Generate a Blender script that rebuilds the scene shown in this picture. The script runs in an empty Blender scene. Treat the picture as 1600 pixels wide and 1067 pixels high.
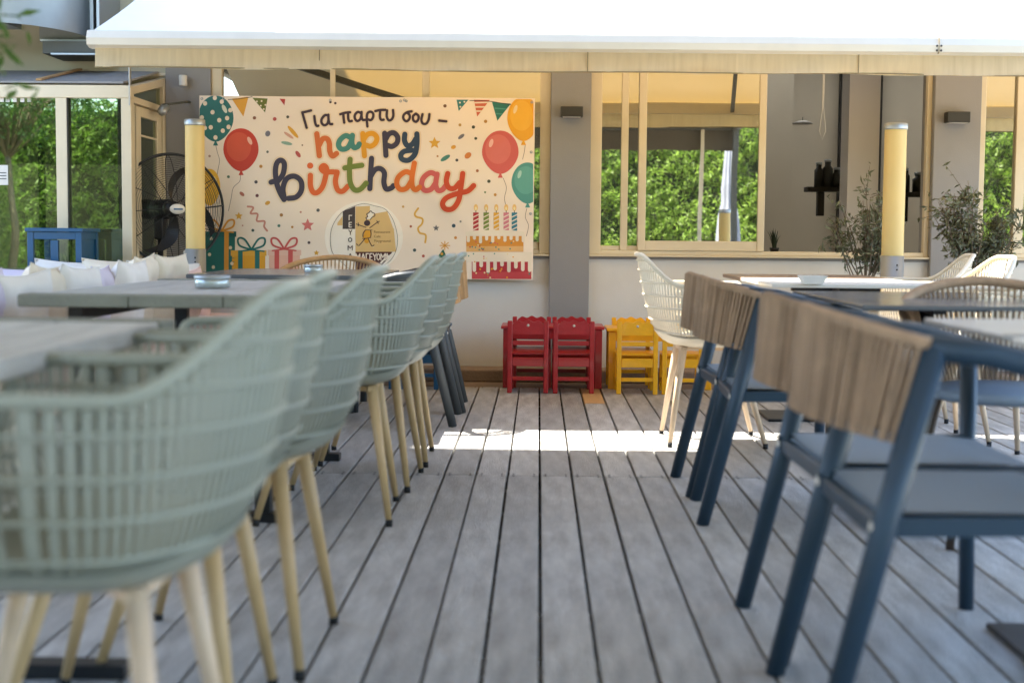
import bpy, bmesh, math, random
import numpy as np
from mathutils import Vector, Matrix, noise
random.seed(7); np.random.seed(7)
SC = bpy.context.scene
COL = SC.collection
PI = math.pi

# ------------------------------------------------------------------ camera
F = 2222.0; CAMZ = 0.92; ROLL = math.radians(0.5)
d0 = Matrix.Rotation(ROLL, 3, 'Z') @ Vector(((842-800)/F, (533.5-372)/F, -1))
d0 = d0 / -d0.z
THX = PI/2 - math.atan(d0.y)
YAW = math.atan2(d0.x, math.sqrt(1+d0.y**2))
RC = Matrix.Rotation(YAW, 3, 'Z') @ Matrix.Rotation(THX, 3, 'X') @ Matrix.Rotation(ROLL, 3, 'Z')
cam_d = bpy.data.cameras.new('camera'); cam = bpy.data.objects.new('camera', cam_d); COL.objects.link(cam)
cam.matrix_world = Matrix.Translation((0, 0, CAMZ)) @ RC.to_4x4()
cam_d.sensor_width = 36; cam_d.lens = 50; cam_d.clip_start = 0.05; cam_d.clip_end = 400
cam_d.dof.use_dof = True; cam_d.dof.focus_distance = 9.0; cam_d.dof.aperture_fstop = 2.7
SC.camera = cam
def at(u, v, Y):
    r = RC @ Vector(((u-800)/F, (533.5-v)/F, -1)); k = Y / r.y
    return Vector((r.x*k, Y, CAMZ + r.z*k))
def atz(u, v, z):
    r = RC @ Vector(((u-800)/F, (533.5-v)/F, -1)); k = (z-CAMZ) / r.z
    return Vector((r.x*k, r.y*k, z))
# ------------------------------------------------------------------ light
W = bpy.data.worlds.new("World"); SC.world = W; W.use_nodes = True
nt = W.node_tree; nt.nodes.clear()
sky = nt.nodes.new('ShaderNodeTexSky'); sky.sky_type = 'NISHITA'; sky.sun_disc = False
LD = Vector((.44, -.40, -1)).normalized()
sky.sun_elevation = math.asin(-LD.z); sky.sun_rotation = math.atan2(-LD.x, -LD.y)
bg = nt.nodes.new('ShaderNodeBackground'); bg.inputs[1].default_value = 0.15
wo = nt.nodes.new('ShaderNodeOutputWorld')
nt.links.new(sky.outputs[0], bg.inputs[0]); nt.links.new(bg.outputs[0], wo.inputs[0])
sd = bpy.data.lights.new('sun', 'SUN'); sd.energy = 3.8; sd.angle = math.radians(0.6); sd.color = (1, .95, .86)
so = bpy.data.objects.new('sun', sd); COL.objects.link(so); so.rotation_euler = LD.to_track_quat('-Z', 'Y').to_euler()
so.location = (-4, 4, 9)
SC.view_settings.view_transform = 'Standard'; SC.view_settings.look = 'None'
SC.view_settings.exposure = 2.87; SC.view_settings.gamma = 1
SC.render.engine = 'CYCLES'
SC.cycles.use_denoising = True
SC.cycles.max_bounces = 10; SC.cycles.transparent_max_bounces = 12
SC.cycles.sample_clamp_indirect = 8
SC.cycles.caustics_reflective = False; SC.cycles.caustics_refractive = False

# ------------------------------------------------------------------ materials
MATS = {}
def lin(h):
    if isinstance(h, str):
        c = [int(h[i:i+2], 16)/255 for i in (0, 2, 4)]
        return tuple(((x+.055)/1.055)**2.4 if x > .04 else x/12.92 for x in c)
    return tuple(h)
def mat(name, color, rough=.5, metal=0, var=.12, nscale=6, bump=0, bscale=60, stretch=(1,1,1), spec=.5, isl=0, objv=0, trans=0, tcol=None, dirt=0, dcol=(.12,.10,.08), coat=0):
    """principled with soft colour variation, object-random tint, fine bump, optional translucency"""
    m = bpy.data.materials.new(name); m.use_nodes = True; MATS[name] = m
    n = m.node_tree.nodes; L = m.node_tree.links; b = n['Principled BSDF']
    c = lin(color)
    b.inputs['Roughness'].default_value = rough; b.inputs['Metallic'].default_value = metal
    b.inputs['Specular IOR Level'].default_value = spec
    if coat: b.inputs['Coat Weight'].default_value = coat
    tc = n.new('ShaderNodeTexCoord'); mp = n.new('ShaderNodeMapping'); mp.inputs['Scale'].default_value = stretch
    L.new(tc.outputs['Object'], mp.inputs[0])
    nz = n.new('ShaderNodeTexNoise'); nz.inputs['Scale'].default_value = nscale; nz.inputs['Detail'].default_value = 6
    nz.inputs['Roughness'].default_value = .6
    L.new(mp.outputs[0], nz.inputs['Vector'])
    mr = n.new('ShaderNodeMapRange'); mr.inputs[1].default_value = .25; mr.inputs[2].default_value = .75
    mr.inputs[3].default_value = 1-var; mr.inputs[4].default_value = 1+var
    L.new(nz.outputs[0], mr.inputs[0])
    val = mr.outputs[0]
    for amt, src in ((isl, 'g'), (objv, 'o')):
        if amt:
            if src == 'g': q = n.new('ShaderNodeNewGeometry'); out = q.outputs['Random Per Island']
            else: q = n.new('ShaderNodeObjectInfo'); out = q.outputs['Random']
            r = n.new('ShaderNodeMapRange'); r.inputs[3].default_value = 1-amt; r.inputs[4].default_value = 1+amt
            L.new(out, r.inputs[0]); mu = n.new('ShaderNodeMath'); mu.operation = 'MULTIPLY'
            L.new(val, mu.inputs[0]); L.new(r.outputs[0], mu.inputs[1]); val = mu.outputs[0]
    vm = n.new('ShaderNodeVectorMath'); vm.operation = 'SCALE'; vm.inputs[0].default_value = c
    L.new(val, vm.inputs['Scale']); cout = vm.outputs[0]
    if dirt:
        n2 = n.new('ShaderNodeTexNoise'); n2.inputs['Scale'].default_value = nscale*.7; n2.inputs['Detail'].default_value = 8
        L.new(mp.outputs[0], n2.inputs['Vector'])
        r2 = n.new('ShaderNodeMapRange'); r2.inputs[1].default_value = .52; r2.inputs[2].default_value = .75; r2.inputs[4].default_value = dirt
        L.new(n2.outputs[0], r2.inputs[0]); mx = n.new('ShaderNodeMix'); mx.data_type = 'RGBA'
        L.new(r2.outputs[0], mx.inputs[0]); L.new(cout, mx.inputs[6]); mx.inputs[7].default_value = (*dcol, 1); cout = mx.outputs[2]
    L.new(cout, b.inputs['Base Color'])
    rr = n.new('ShaderNodeMapRange'); rr.inputs[3].default_value = max(0, rough-.08); rr.inputs[4].default_value = min(1, rough+.1)
    L.new(nz.outputs[0], rr.inputs[0]); L.new(rr.outputs[0], b.inputs['Roughness'])
    if bump:
        nb = n.new('ShaderNodeTexNoise'); nb.inputs['Scale'].default_value = bscale; nb.inputs['Detail'].default_value = 4
        L.new(mp.outputs[0], nb.inputs['Vector']); bp = n.new('ShaderNodeBump'); bp.inputs['Strength'].default_value = bump
        bp.inputs['Distance'].default_value = .01; L.new(nb.outputs[0], bp.inputs['Height']); L.new(bp.outputs[0], b.inputs['Normal'])
    if trans:
        t = n.new('ShaderNodeBsdfTranslucent'); t.inputs[0].default_value = (*lin(tcol or color), 1)
        ms = n.new('ShaderNodeMixShader'); ms.inputs[0].default_value = trans
        L.new(b.outputs[0], ms.inputs[1]); L.new(t.outputs[0], ms.inputs[2]); L.new(ms.outputs[0], n['Material Output'].inputs[0])
    return m
def glass(name, tint, refl, rough=0.0, gcol=(.9,.95,.9), wav=.0):
    m = bpy.data.materials.new(name); m.use_nodes = True; MATS[name] = m
    n = m.node_tree.nodes; L = m.node_tree.links; n.remove(n['Principled BSDF'])
    t = n.new('ShaderNodeBsdfTransparent'); t.inputs[0].default_value = (*tint, 1)
    g = n.new('ShaderNodeBsdfGlossy'); g.inputs[0].default_value = (*gcol, 1); g.inputs[1].default_value = rough
    fr = n.new('ShaderNodeFresnel'); fr.inputs[0].default_value = 1.5
    mr = n.new('ShaderNodeMapRange'); mr.inputs[3].default_value = refl; mr.inputs[4].default_value = 1.0
    L.new(fr.outputs[0], mr.inputs[0])
    ms = n.new('ShaderNodeMixShader'); L.new(mr.outputs[0], ms.inputs[0]); L.new(t.outputs[0], ms.inputs[1]); L.new(g.outputs[0], ms.inputs[2])
    L.new(ms.outputs[0], n['Material Output'].inputs[0])
    if wav:
        tc = n.new('ShaderNodeTexCoord'); nb = n.new('ShaderNodeTexNoise'); nb.inputs['Scale'].default_value = 2.2; nb.inputs['Detail'].default_value = 1
        L.new(tc.outputs['Object'], nb.inputs['Vector']); bp = n.new('ShaderNodeBump'); bp.inputs['Strength'].default_value = wav; bp.inputs['Distance'].default_value = .01
        L.new(nb.outputs[0], bp.inputs['Height']); L.new(bp.outputs[0], g.inputs['Normal'])
    return m

# ------------------------------------------------------------------ mesh builder
class MB:
    def __init__(s): s.v = []; s.f = []; s.m = []; s.s = []; s.mi = 0
    def add(s, vs, fs, smooth=False):
        o = len(s.v); s.v.extend([tuple(p) for p in vs])
        for f in fs: s.f.append(tuple(i+o for i in f)); s.m.append(s.mi); s.s.append(smooth)
        return s
    def box(s, x0, x1, y0, y1, z0, z1, M=None):
        vs = [Vector((x, y, z)) for z in (z0, z1) for y in (y0, y1) for x in (x0, x1)]
        if M is not None: vs = [M @ v for v in vs]
        return s.add(vs, [(0,2,3,1),(4,5,7,6),(0,1,5,4),(2,6,7,3),(0,4,6,2),(1,3,7,5)])
    def bar(s, a, b, w, h, up=(0,0,1)):
        a = Vector(a); b = Vector(b); d = (b-a).normalized(); up = Vector(up)
        x = d.cross(up); x = x.normalized() if x.length > 1e-5 else Vector((1,0,0)); z = x.cross(d)
        vs = [p + x*sx*w/2 + z*sz*h/2 for p in (a, b) for sz in (-1, 1) for sx in (-1, 1)]
        return s.add(vs, [(0,2,3,1),(4,5,7,6),(0,1,5,4),(2,6,7,3),(0,4,6,2),(1,3,7,5)])
    def tube(s, pts, r, n=8, closed=False, sx=1, cap=True, up=None, smooth=True):
        P = [Vector(p) for p in pts]; N = len(P)
        R = r if hasattr(r, '__len__') else [r]*N
        vs = []; prev = None
        for i in range(N):
            if closed: t = (P[(i+1) % N]-P[i-1])
            else: t = P[min(i+1, N-1)]-P[max(i-1, 0)]
            t.normalize()
            if prev is None:
                u = Vector(up) if up else (Vector((0,0,1)) if abs(t.z) < .9 else Vector((1,0,0)))
                x = (u - t*u.dot(t)).normalized()
            else: x = (prev - t*prev.dot(t)).normalized()
            prev = x; y = t.cross(x)
            for k in range(n):
                a = 2*PI*k/n; vs.append(P[i] + (x*math.cos(a)*sx + y*math.sin(a))*R[i])
        fs = []
        for i in range(N if closed else N-1):
            for k in range(n):
                j = (i+1) % N
                fs.append((i*n+k, i*n+(k+1) % n, j*n+(k+1) % n, j*n+k))
        if cap and not closed:
            fs.append(tuple(range(n))[::-1]); fs.append(tuple((N-1)*n+k for k in range(n)))
        return s.add(vs, fs, smooth)
    def lathe(s, prof, n=24, M=None, smooth=True, close=False):
        vs = []; m = len(prof)
        for k in range(n):
            a = 2*PI*k/n
            for r, z in prof: vs.append(Vector((r*math.cos(a), r*math.sin(a), z)))
        if M is not None: vs = [M @ v for v in vs]
        fs = []
        for k in range(n):
            k2 = (k+1) % n
            for i in range(m-1 if not close else m):
                j = (i+1) % m
                fs.append((k*m+i, k2*m+i, k2*m+j, k*m+j))
        return s.add(vs, fs, smooth)
    def grid(s, fn, nu, nv, smooth=True, closeu=False):
        vs = [fn(i/nu, j/nv) for i in range(nu+(0 if closeu else 1)) for j in range(nv+1)]
        n1 = nu if closeu else nu+1
        fs = [(i*(nv+1)+j, ((i+1) % n1)*(nv+1)+j, ((i+1) % n1)*(nv+1)+j+1, i*(nv+1)+j+1) for i in range(nu) for j in range(nv)]
        return s.add(vs, fs, smooth)
    def mesh(s, name, mats, bevel=0):
        me = bpy.data.meshes.new(name)
        me.from_pydata(s.v, [], s.f)
        for m in (mats if isinstance(mats, (list, tuple)) else [mats]):
            me.materials.append(m if not isinstance(m, str) else MATS[m])
        me.polygons.foreach_set('material_index', s.m); me.polygons.foreach_set('use_smooth', s.s)
        me.update()
        if bevel:
            bm = bmesh.new(); bm.from_mesh(me)
            es = [e for e in bm.edges if len(e.link_faces) == 2 and e.calc_face_angle(0) > .6]
            bmesh.ops.bevel(bm, geom=es, offset=bevel, segments=1, affect='EDGES', clamp_overlap=True)
            bm.to_mesh(me); bm.free()
        return me
    def build(s, name, mats, parent=None, loc=None, bevel=0, rot=None, **kw):
        return obj(name, s.mesh(name, mats, bevel), parent, loc, rot, **kw)
def obj(name, me, parent=None, loc=None, rot=None, **kw):
    o = bpy.data.objects.new(name, me); COL.objects.link(o)
    if parent: o.parent = parent
    if loc is not None: o.location = loc
    if rot is not None: o.rotation_euler = rot
    for k, v in kw.items(): o[k] = v
    return o
def tag(o, label, cat, group=None):
    o['label'] = label; o['category'] = cat
    if group: o['group'] = group
    return o
def thing(name, label, cat, loc=(0,0,0), rz=0, group=None):
    o = bpy.data.objects.new(name, None); COL.objects.link(o); o.location = loc; o.rotation_euler = (0, 0, rz)
    o.empty_display_size = .1
    return tag(o, label, cat, group)
def dup(o, loc=None, rz=None, label=None, parent=None, group=None):
    c = o.copy(); COL.objects.link(c); c.parent = parent
    if loc is not None: c.location = loc
    if rz is not None: c.rotation_euler = (0, 0, rz)
    if label: c['label'] = label
    if group: c['group'] = group
    for ch in [x for x in KIDS.get(o.name, [])]: dup(ch, parent=c)
    return c
KIDS = {}
def index():
    KIDS.clear()
    for o in bpy.data.objects:
        if o.parent: KIDS.setdefault(o.parent.name, []).append(o)
def sm(a, b, x):
    t = max(0, min(1, (x-a)/(b-a))); return t*t*(3-2*t)
def struct(o): o['kind'] = 'structure'; return o

mat('deck_wood', 'adaba7', .45, var=.38, nscale=2.6, bump=.8, bscale=30, stretch=(7, 1.3, 6), objv=.17, dirt=.55, dcol=(.15,.125,.10), spec=.45)
mat('new_wood', 'c89f6c', .5, var=.12, nscale=4, bump=.3, bscale=30, stretch=(12,1,4))
mat('joist', '3a3028', .9)
mat('stone', '8d7a69', .9, var=.25, nscale=3, bump=.5, dirt=.4)
mat('paving', 'a59b8c', .9, var=.15, nscale=1, bump=.2)
mat('wall_cream', 'd9d3c8', .85, var=.07, nscale=1.5, bump=.12, bscale=120, dirt=.22, dcol=(.3,.26,.2))
mat('wall_band', 'c0b79d', .85, var=.05, nscale=1.5, bump=.08, bscale=120)
mat('wall_grey', '8f8c89', .85, var=.08, nscale=1.5, bump=.12, bscale=120, dirt=.12, dcol=(.2,.18,.16))
mat('frame_cream', 'd8c8a8', .4, var=.07, nscale=3, dirt=.2, dcol=(.3,.25,.18))
mat('interior', 'c2b7a3', .9, var=.08, nscale=1)
mat('interior_light', 'b9b4ae', .9, var=.05, nscale=1)
mat('dark', '1a1a1a', .4, var=.1)
mat('lamp_box', '2c2b25', .5)
mat('galv', '8d918f', .45, metal=.45, var=.12, nscale=5)
mat('galv_dark', '55554d', .6, metal=.3)
mat('steel', 'a9adae', .4, metal=.7, var=.08)
mat('awning', 'efe7d8', .8, var=.04, trans=.17, tcol=(.78,.48,.14), nscale=4)
mat('valance', 'e2d5b4', .8, var=.12, nscale=5, stretch=(9,9,.35), bump=.05, trans=.45, tcol=(.82,.60,.28), dirt=.35, dcol=(.42,.33,.2))
mat('seam', '8a7a58', .9)
mat('awning_bar', 'd5d0c2', .35, var=.04, dirt=.1, dcol=(.4,.36,.28))
mat('canopy', '5e5547', .9, var=.05, trans=.12, tcol=(.4,.33,.22))
mat('fill_sheet', 'd8d4cc', .7, trans=.65, tcol=(.6,.6,.58))  # translucent sheet for the added roof opening that brightens the room
mat('chair_green', '8e9182', .36, var=.05, nscale=5, spec=.4)
mat('chair_cream', 'd9ccb4', .42, var=.05, nscale=5, spec=.4)
mat('leg_wood', 'c2a374', .45, var=.12, nscale=6, stretch=(8,8,1))
mat('leg_pale', 'd0b596', .45, var=.12, nscale=6, stretch=(8,8,1))
mat('rubber', '151515', .7)
mat('navy', '243b4c', .42, var=.08, nscale=5, metal=.0, spec=.5)
mat('charcoal', '3d4245', .5, var=.08)
mat('brown_frame', '4a3b30', .5)
mat('rope', 'a98b6e', .9, var=.2, nscale=30, bump=.6, bscale=350, stretch=(1,1,.5), objv=.18)
mat('rope_tan', 'b08a5e', .85, var=.2, nscale=30, bump=.4, bscale=300, objv=.15)
mat('seat_grey', '7f8d9a', .6, var=.06)
mat('plank_wood', 'b0ada6', .42, var=.32, nscale=3, bump=.7, bscale=40, stretch=(10,1,6), objv=.2, dirt=.55)
mat('plank_end', '77786a', .7, var=.2, nscale=8, bump=.5, bscale=60, dirt=.3)
mat('black_metal', '1b1c1e', .45, spec=.4)
mat('hpl_grey', 'a39d95', .32, var=.06)
mat('hpl_dark', '5c5f62', .2, var=.06)
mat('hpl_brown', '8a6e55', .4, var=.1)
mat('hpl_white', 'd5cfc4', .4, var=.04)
for nme, c in (('pil_white','dcd6ce'), ('pil_cream','d9cdb8'), ('pil_lilac','c9bfcb'), ('pil_pink','dcbfb4'), ('pil_grey','cfcbc6')):
    mat(nme, c, .9, var=.06, nscale=9, bump=.25, bscale=220)
mat('bench_white', 'd6d0c5', .6, var=.06)
mat('red_paint', 'a8161f', .38, var=.16, nscale=9, bump=.2, coat=.2, dirt=.3, dcol=(.22,.03,.03))
mat('yellow_paint', 'f2b20a', .38, var=.12, nscale=9, bump=.2, coat=.2, dirt=.3, dcol=(.6,.33,.03))
mat('blue_paint', '174d72', .4, var=.08, nscale=8)
mat('lamp_tube', 'f5d890', .45, var=.05, nscale=4, trans=.35, tcol=(.9,.7,.3), dirt=.12, dcol=(.5,.4,.2))
mat('pot', '6b5a4c', .8, var=.15, bump=.3)
mat('terracotta', 'a85a35', .8)
mat('bark', '6e5f4d', .9, var=.2, nscale=20, bump=.5)
mat('leaf_olive', (.16,.17,.10), .5, var=.3, nscale=8, isl=.5, trans=.25, tcol=(.12,.15,.04))
mat('leaf_green', (.16,.24,.03), .5, var=.35, nscale=1.2, isl=.6, trans=.4, tcol=(.22,.42,.05))
mat('leaf_tree', (.04,.09,.02), .5, var=.3, nscale=3, isl=.5, trans=.35, tcol=(.12,.25,.03))
mat('hedge_core', (.012,.022,.006), .9)
mat('ceramic', 'e9e5dc', .3)
mat('ashglass', 'b7bcb8', .15, metal=.4)
mat('parasol_cloth', '85888f', .8, var=.08, bump=.2)
mat('wicker_dark', '2b2722', .8)
glass('pane', (.50,.50,.47), .54, gcol=(.95,.93,.86), wav=.05)
glass('pane_veranda', (.55,.62,.52), .34, gcol=(.78,.9,.74), wav=.07)
glass('clear', (.8,.85,.82), .08)
# ================================================================== SETTING
WY = 9.46                      # main wall plane
g = MB(); g.add([(-60,-60,-.14),(60,-60,-.14),(60,60,-.14),(-60,60,-.14)], [(0,1,2,3)])
struct(g.build('ground', 'paving'))
# deck -----------------------------------------------------------------
deck = bpy.data.objects.new('deck', None); COL.objects.link(deck); struct(deck)
PIT = .1242; GAP0 = .0129; BW = PIT-.009; DEND = 8.74
def board_mesh(L, w=BW): return MB().box(-w/2, w/2, 0, L, -.028, 0).mesh('deck_board', 'deck_wood', bevel=.0025)
cache = {}
def board(x, y0, y1, m=None, name='deck_board'):
    L = round(y1-y0-.004, 3)
    if (L, m) not in cache:
        cache[(L, m)] = board_mesh(L)
        if m: cache[(L, m)].materials[0] = MATS[m]
    obj(name, cache[(L, m)], deck, (x, y0+.002, random.uniform(-.0012, .0012)), (0, random.uniform(-.004, .004), random.uniform(-.0004, .0004)))
extra = {-3: 7.35, -6: 6.9, 6: 7.6, -10: 7.1, 10: 6.7, 13: 7.4}
for n in range(-37, 38):
    x = GAP0 + PIT*(n+.5)
    board(x, -5.6, .35); board(x, .35, 5.48)
    if n == 2:
        board(x, 5.48, 7.93); board(x, 7.93, DEND, 'new_wood')
    elif n in extra:
        board(x, 5.48, extra[n]); board(x, extra[n], DEND)
    else: board(x, 5.48, DEND)
j = MB()
for y in [-5.5+.45*k for k in range(32)]: j.box(-4.65, 4.68, y-.03, y+.03, -.125, -.030)
j.build('joist', 'joist', deck)
b = MB()
for n in range(-14, 16):            # screw heads beside the butt joints
    x = GAP0 + PIT*(n+.5)
    for dx in (-.04, .04):
        for y in (5.46, 5.50, 8.70): b.lathe([(0, .0015), (.0038, .0015), (.0042, .0)], 8, Matrix.Translation((x+dx, y, .0006)))
b.build('screw', 'dark', deck, kind='stuff')
k = MB().box(-4.7, 5.2, DEND+.01, WY-.02, -.14, -.012); struct(k.build('kerb_ledge', 'stone', bevel=.01))
k = MB().box(-4.7, 5.2, 9.16, WY-.03, -.012, .068); struct(k.build('plinth_step', 'stone', bevel=.008))

# building ---------------------------------------------------------------
bld = thing('restaurant_building', 'long low cream and grey restaurant facade with a row of aluminium windows behind the deck', 'building', (0, WY, 0))
def B(x0,x1,y0,y1,z0,z1,name,m,parent=bld,bev=0,**kw):
    off = WY if parent is bld else 0
    return MB().box(x0,x1,y0-off,y1-off,z0,z1).build(name, m, parent, bevel=bev, **kw)
def XZ(u, v, Y=WY): p = at(u, v, Y); return p.x, p.z
xP0a = at(262, 250, WY).x; xP0b = at(331, 250, WY).x
xP1a = at(859.5, 300, WY-.06).x; xP1b = at(922, 300, WY-.06).x
xP2a = at(1458, 250, WY-.06).x; xP2b = at(1531, 250, WY-.06).x
SILL = at(1050, 399, WY).z; HEAD = 2.25
XR = 5.2
B(xP0a, xP1a, WY, WY+.2, -.13, SILL-.012, 'lower_wall', 'wall_cream')
B(xP1b, xP2a, WY, WY+.2, -.13, SILL-.012, 'lower_wall', 'wall_cream')
B(xP2b, XR, WY, WY+.2, -.13, SILL-.012, 'lower_wall', 'wall_cream')
B(xP0a-.004, xP0b, WY-.02, WY+.24, -.13, 2.84, 'pillar', 'wall_grey')
B(xP1a, xP1b, WY-.06, WY+.24, -.13, 2.84, 'pillar', 'wall_grey', bev=.004)
B(xP2a, xP2b, WY-.06, WY+.24, -.13, 2.84, 'pillar', 'wall_grey', bev=.004)
for a, b_ in ((xP0b, xP1a), (xP1b, xP2a), (xP2b, XR)):
    B(a, b_, WY, WY+.2, HEAD, 2.84, 'upper_wall', 'wall_grey')
B(-7, xP0a-.006, WY, WY+.2, at(60, 113, WY).z-.6, 2.84, 'upper_wall', 'wall_band')
B(-7, xP0a-.006, WY-.012, WY, at(60, 118, WY).z, at(60, 113.5, WY).z, 'flashing', 'frame_cream')
# upper storey overhanging on the left
B(-7.5, -2.62, 7.5, 14, 2.85, 4.75, 'upper_storey', 'wall_band')
B(-7.5, -1.2, 9.1, 14, 2.842, 2.849, 'soffit', 'galv_dark')
B(-2.62, XR+.3, WY, 11.0, 2.85, 3.0, 'roof_slab', 'wall_grey')
B(-2.62, XR+.3, 12.6, 14, 2.85, 3.0, 'roof_slab', 'wall_grey')
B(-2.62, XR+.3, 11.0, 12.6, 2.90, 2.92, 'fill_panel', 'fill_sheet')  # roof gap and translucent panel added to let daylight into the dark room
# sill ledges
for a, b_ in ((xP0b, xP1a), (xP1b, xP2a), (xP2b, XR)):
    B(a, b_, WY-.045, WY+.1, SILL-.012, SILL, 'window_sill', 'frame_cream', bev=.002)
    B(a, b_, WY-.012, WY, SILL-.03, SILL-.012, 'sill_drip', 'wall_grey')
# interior
B(-2.4, XR, 13.0, 13.1, -.1, 2.84, 'interior_wall', 'interior')
B(-2.4, XR, WY+.2, 13.0, -.12, -.05, 'interior_floor', 'interior')
B(-2.4, XR, WY+.25, 11.0, 2.75, 2.84, 'interior_ceiling', 'interior')
B(-2.4, XR, 12.6, 13.0, 2.75, 2.84, 'interior_ceiling', 'interior')
B(XR, XR+.1, WY, 13.1, -.1, 2.84, 'interior_wall', 'interior')
B(-2.5, -2.4, WY+.25, 13.1, -.1, 2.84, 'interior_wall', 'interior')
xc0 = at(1325, 250, 9.95).x; xc1 = at(1373, 250, 9.95).x
B(xc0, xc1, 9.95, 10.2, -.05, 2.74, 'interior_column', 'interior_light')
xa = at(1196, 250, 12.3).x; xb = at(1238, 250, 12.3).x
B(xa-.3, xb, 12.3, 12.4, -.05, 2.74, 'partition', 'interior')
xa = at(1311, 250, 12.9).x; xb = at(1324, 250, 12.9).x
B(xa, xb+.3, 12.9, 12.98, -.05, 2.74, 'door_leaf', 'wicker_dark')
# windows: frame = mesh; panes, sashes as sub-parts
def win(x0, x1, stiles, panes, name='window', yd=.06, jl=.07, jr=.07, railh=.075, pm='pane'):
    f = MB()
    y0, y1 = 0.0, yd
    f.box(x0, x0+jl, y0, y1, SILL, HEAD); f.box(x1-jr, x1, y0, y1, SILL, HEAD)
    f.box(x0+jl, x1-jr, y0+.003, y1, HEAD-.06, HEAD); f.box(x0+jl, x1-jr, y0+.003, y1, SILL, SILL+.03)
    w = f.build(name, 'frame_cream', bld, (0, .0, 0), bevel=.003)
    for a, b_, yy in stiles:
        MB().box(a, b_, yy, yy+.035, SILL+.03, HEAD-.06).build('mullion', 'frame_cream', w, bevel=.003)
    for a, b_, yy, rh in panes:
        if rh: MB().box(a, b_, yy+.002, yy+.033, SILL+.03, SILL+.03+rh).build('bottom_rail', 'frame_cream', w, bevel=.003)
        MB().box(a-.004, b_+.004, yy+.014, yy+.019, SILL+.03, HEAD-.06).build('pane', pm, w)
    return w
ux = lambda u: at(u, 300, WY).x
win(xP0b, xP1a, [(ux(515)-.0, ux(523), .02), (ux(659), ux(670), .02)],
    [(xP0b+.07, ux(515), .02, .05), (ux(523), ux(659), .02, .05), (ux(670), xP1a-.07, .02, .05)])
win(xP1b, xP2a, [(ux(970), ux(981), .005), (ux(997), ux(1009), -.012), (ux(1184), ux(1195), -.012)],
    [(xP1b+.07, ux(970), .02, .03), (ux(981), ux(997), .02, .03), (ux(1009), ux(1184), -.01, .065)], jl=.075, jr=.03)
win(xP2b, XR, [(ux(1585), ux(1600), .0)], [(xP2b+.05, ux(1585), .02, .05), (ux(1600), XR-.06, .02, .05)], jl=.05)
# roller blind cord in the open window
c = MB(); cx, cz = XZ(1287, 120, WY+.08); bz = XZ(1287, 219, WY+.08)[1]
c.tube([(cx+.004, .08, HEAD-.05), (cx+.004, .08, cz-.2), (cx+.022, .08, bz+.06), (cx, .08, bz), (cx-.020, .08, bz+.06), (cx-.003, .08, cz-.2), (cx-.003, .08, HEAD-.05)], .0022, 6)
tag(c.build('blind_cord', 'hpl_white', None, (0, WY, 0)), 'pale looped cord hanging in the open window', 'cord')

# veranda on the left ------------------------------------------------------
VY = 8.62
ver = thing('glazed_veranda', 'cream framed glass veranda with lean-to roof on the left of the facade', 'veranda', (0, VY, 0))
xcn = at(205.5, 250, VY).x; zt1 = at(100, 133, VY).z; zt0 = at(100, 153, VY).z
def V(x0,x1,y0,y1,z0,z1,name,m,bev=.003,par=ver): return MB().box(x0,x1,y0,y1,z0,z1).build(name, m, par, bevel=bev)
V(-6.5, xcn, 0, .07, zt0, zt1, 'top_rail', 'frame_cream')
vx = lambda u: at(u, 280, VY).x
posts = [(vx(88), vx(105.5)), (vx(190), xcn), (vx(-60), vx(-45)), (vx(-190), vx(-175))]
for a, b_ in posts: V(a, b_, .002, .068, -.13, zt0, 'post', 'frame_cream')
V(-6.5, xcn-.06, .004, .06, -.13, .02, 'bottom_rail', 'frame_cream')
V(vx(105.5), vx(190), .03, .036, .0, zt0, 'pane', 'pane_veranda', 0)
V(vx(-45), vx(88), .03, .036, .0, zt0, 'pane', 'pane_veranda', 0)
V(-6.5, vx(-60), .03, .036, .0, zt0, 'pane', 'pane_veranda', 0)
V(vx(55), vx(63), .05, .09, .0, zt0-.03, 'inner_post', 'dark')
V(vx(-45), vx(88), .05, .08, zt0-.05, zt0-.012, 'inner_track', 'brown_frame')
V(vx(105.5)-.0, vx(107.5), .0, .03, .0, zt0, 'gasket', 'dark')
# side wall
zw = at(258, 122, WY).z; zf = zt1
s = MB(); D = WY-VY
s.bar((xcn-.03, .03, zt1-.03), (xcn-.03, D-.02, zw-.03), .05, .05)
s.build('roof_rafter', 'frame_cream', ver, bevel=.003)
V(xcn-.055, xcn-.005, D-.07, D-.021, -.13, zw-.05, 'post', 'frame_cream')
V(xcn-.055, xcn-.005, .07, D-.07, zt0-.02, zt0+.02, 'side_rail', 'frame_cream')
s = MB(); s.add([(xcn-.03, .07, zt0+.02), (xcn-.03, D-.07, zt0+.02), (xcn-.03, D-.07, zw-.08)], [(0,1,2)])
s.build('transom_pane', 'pane_veranda', ver)
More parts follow.
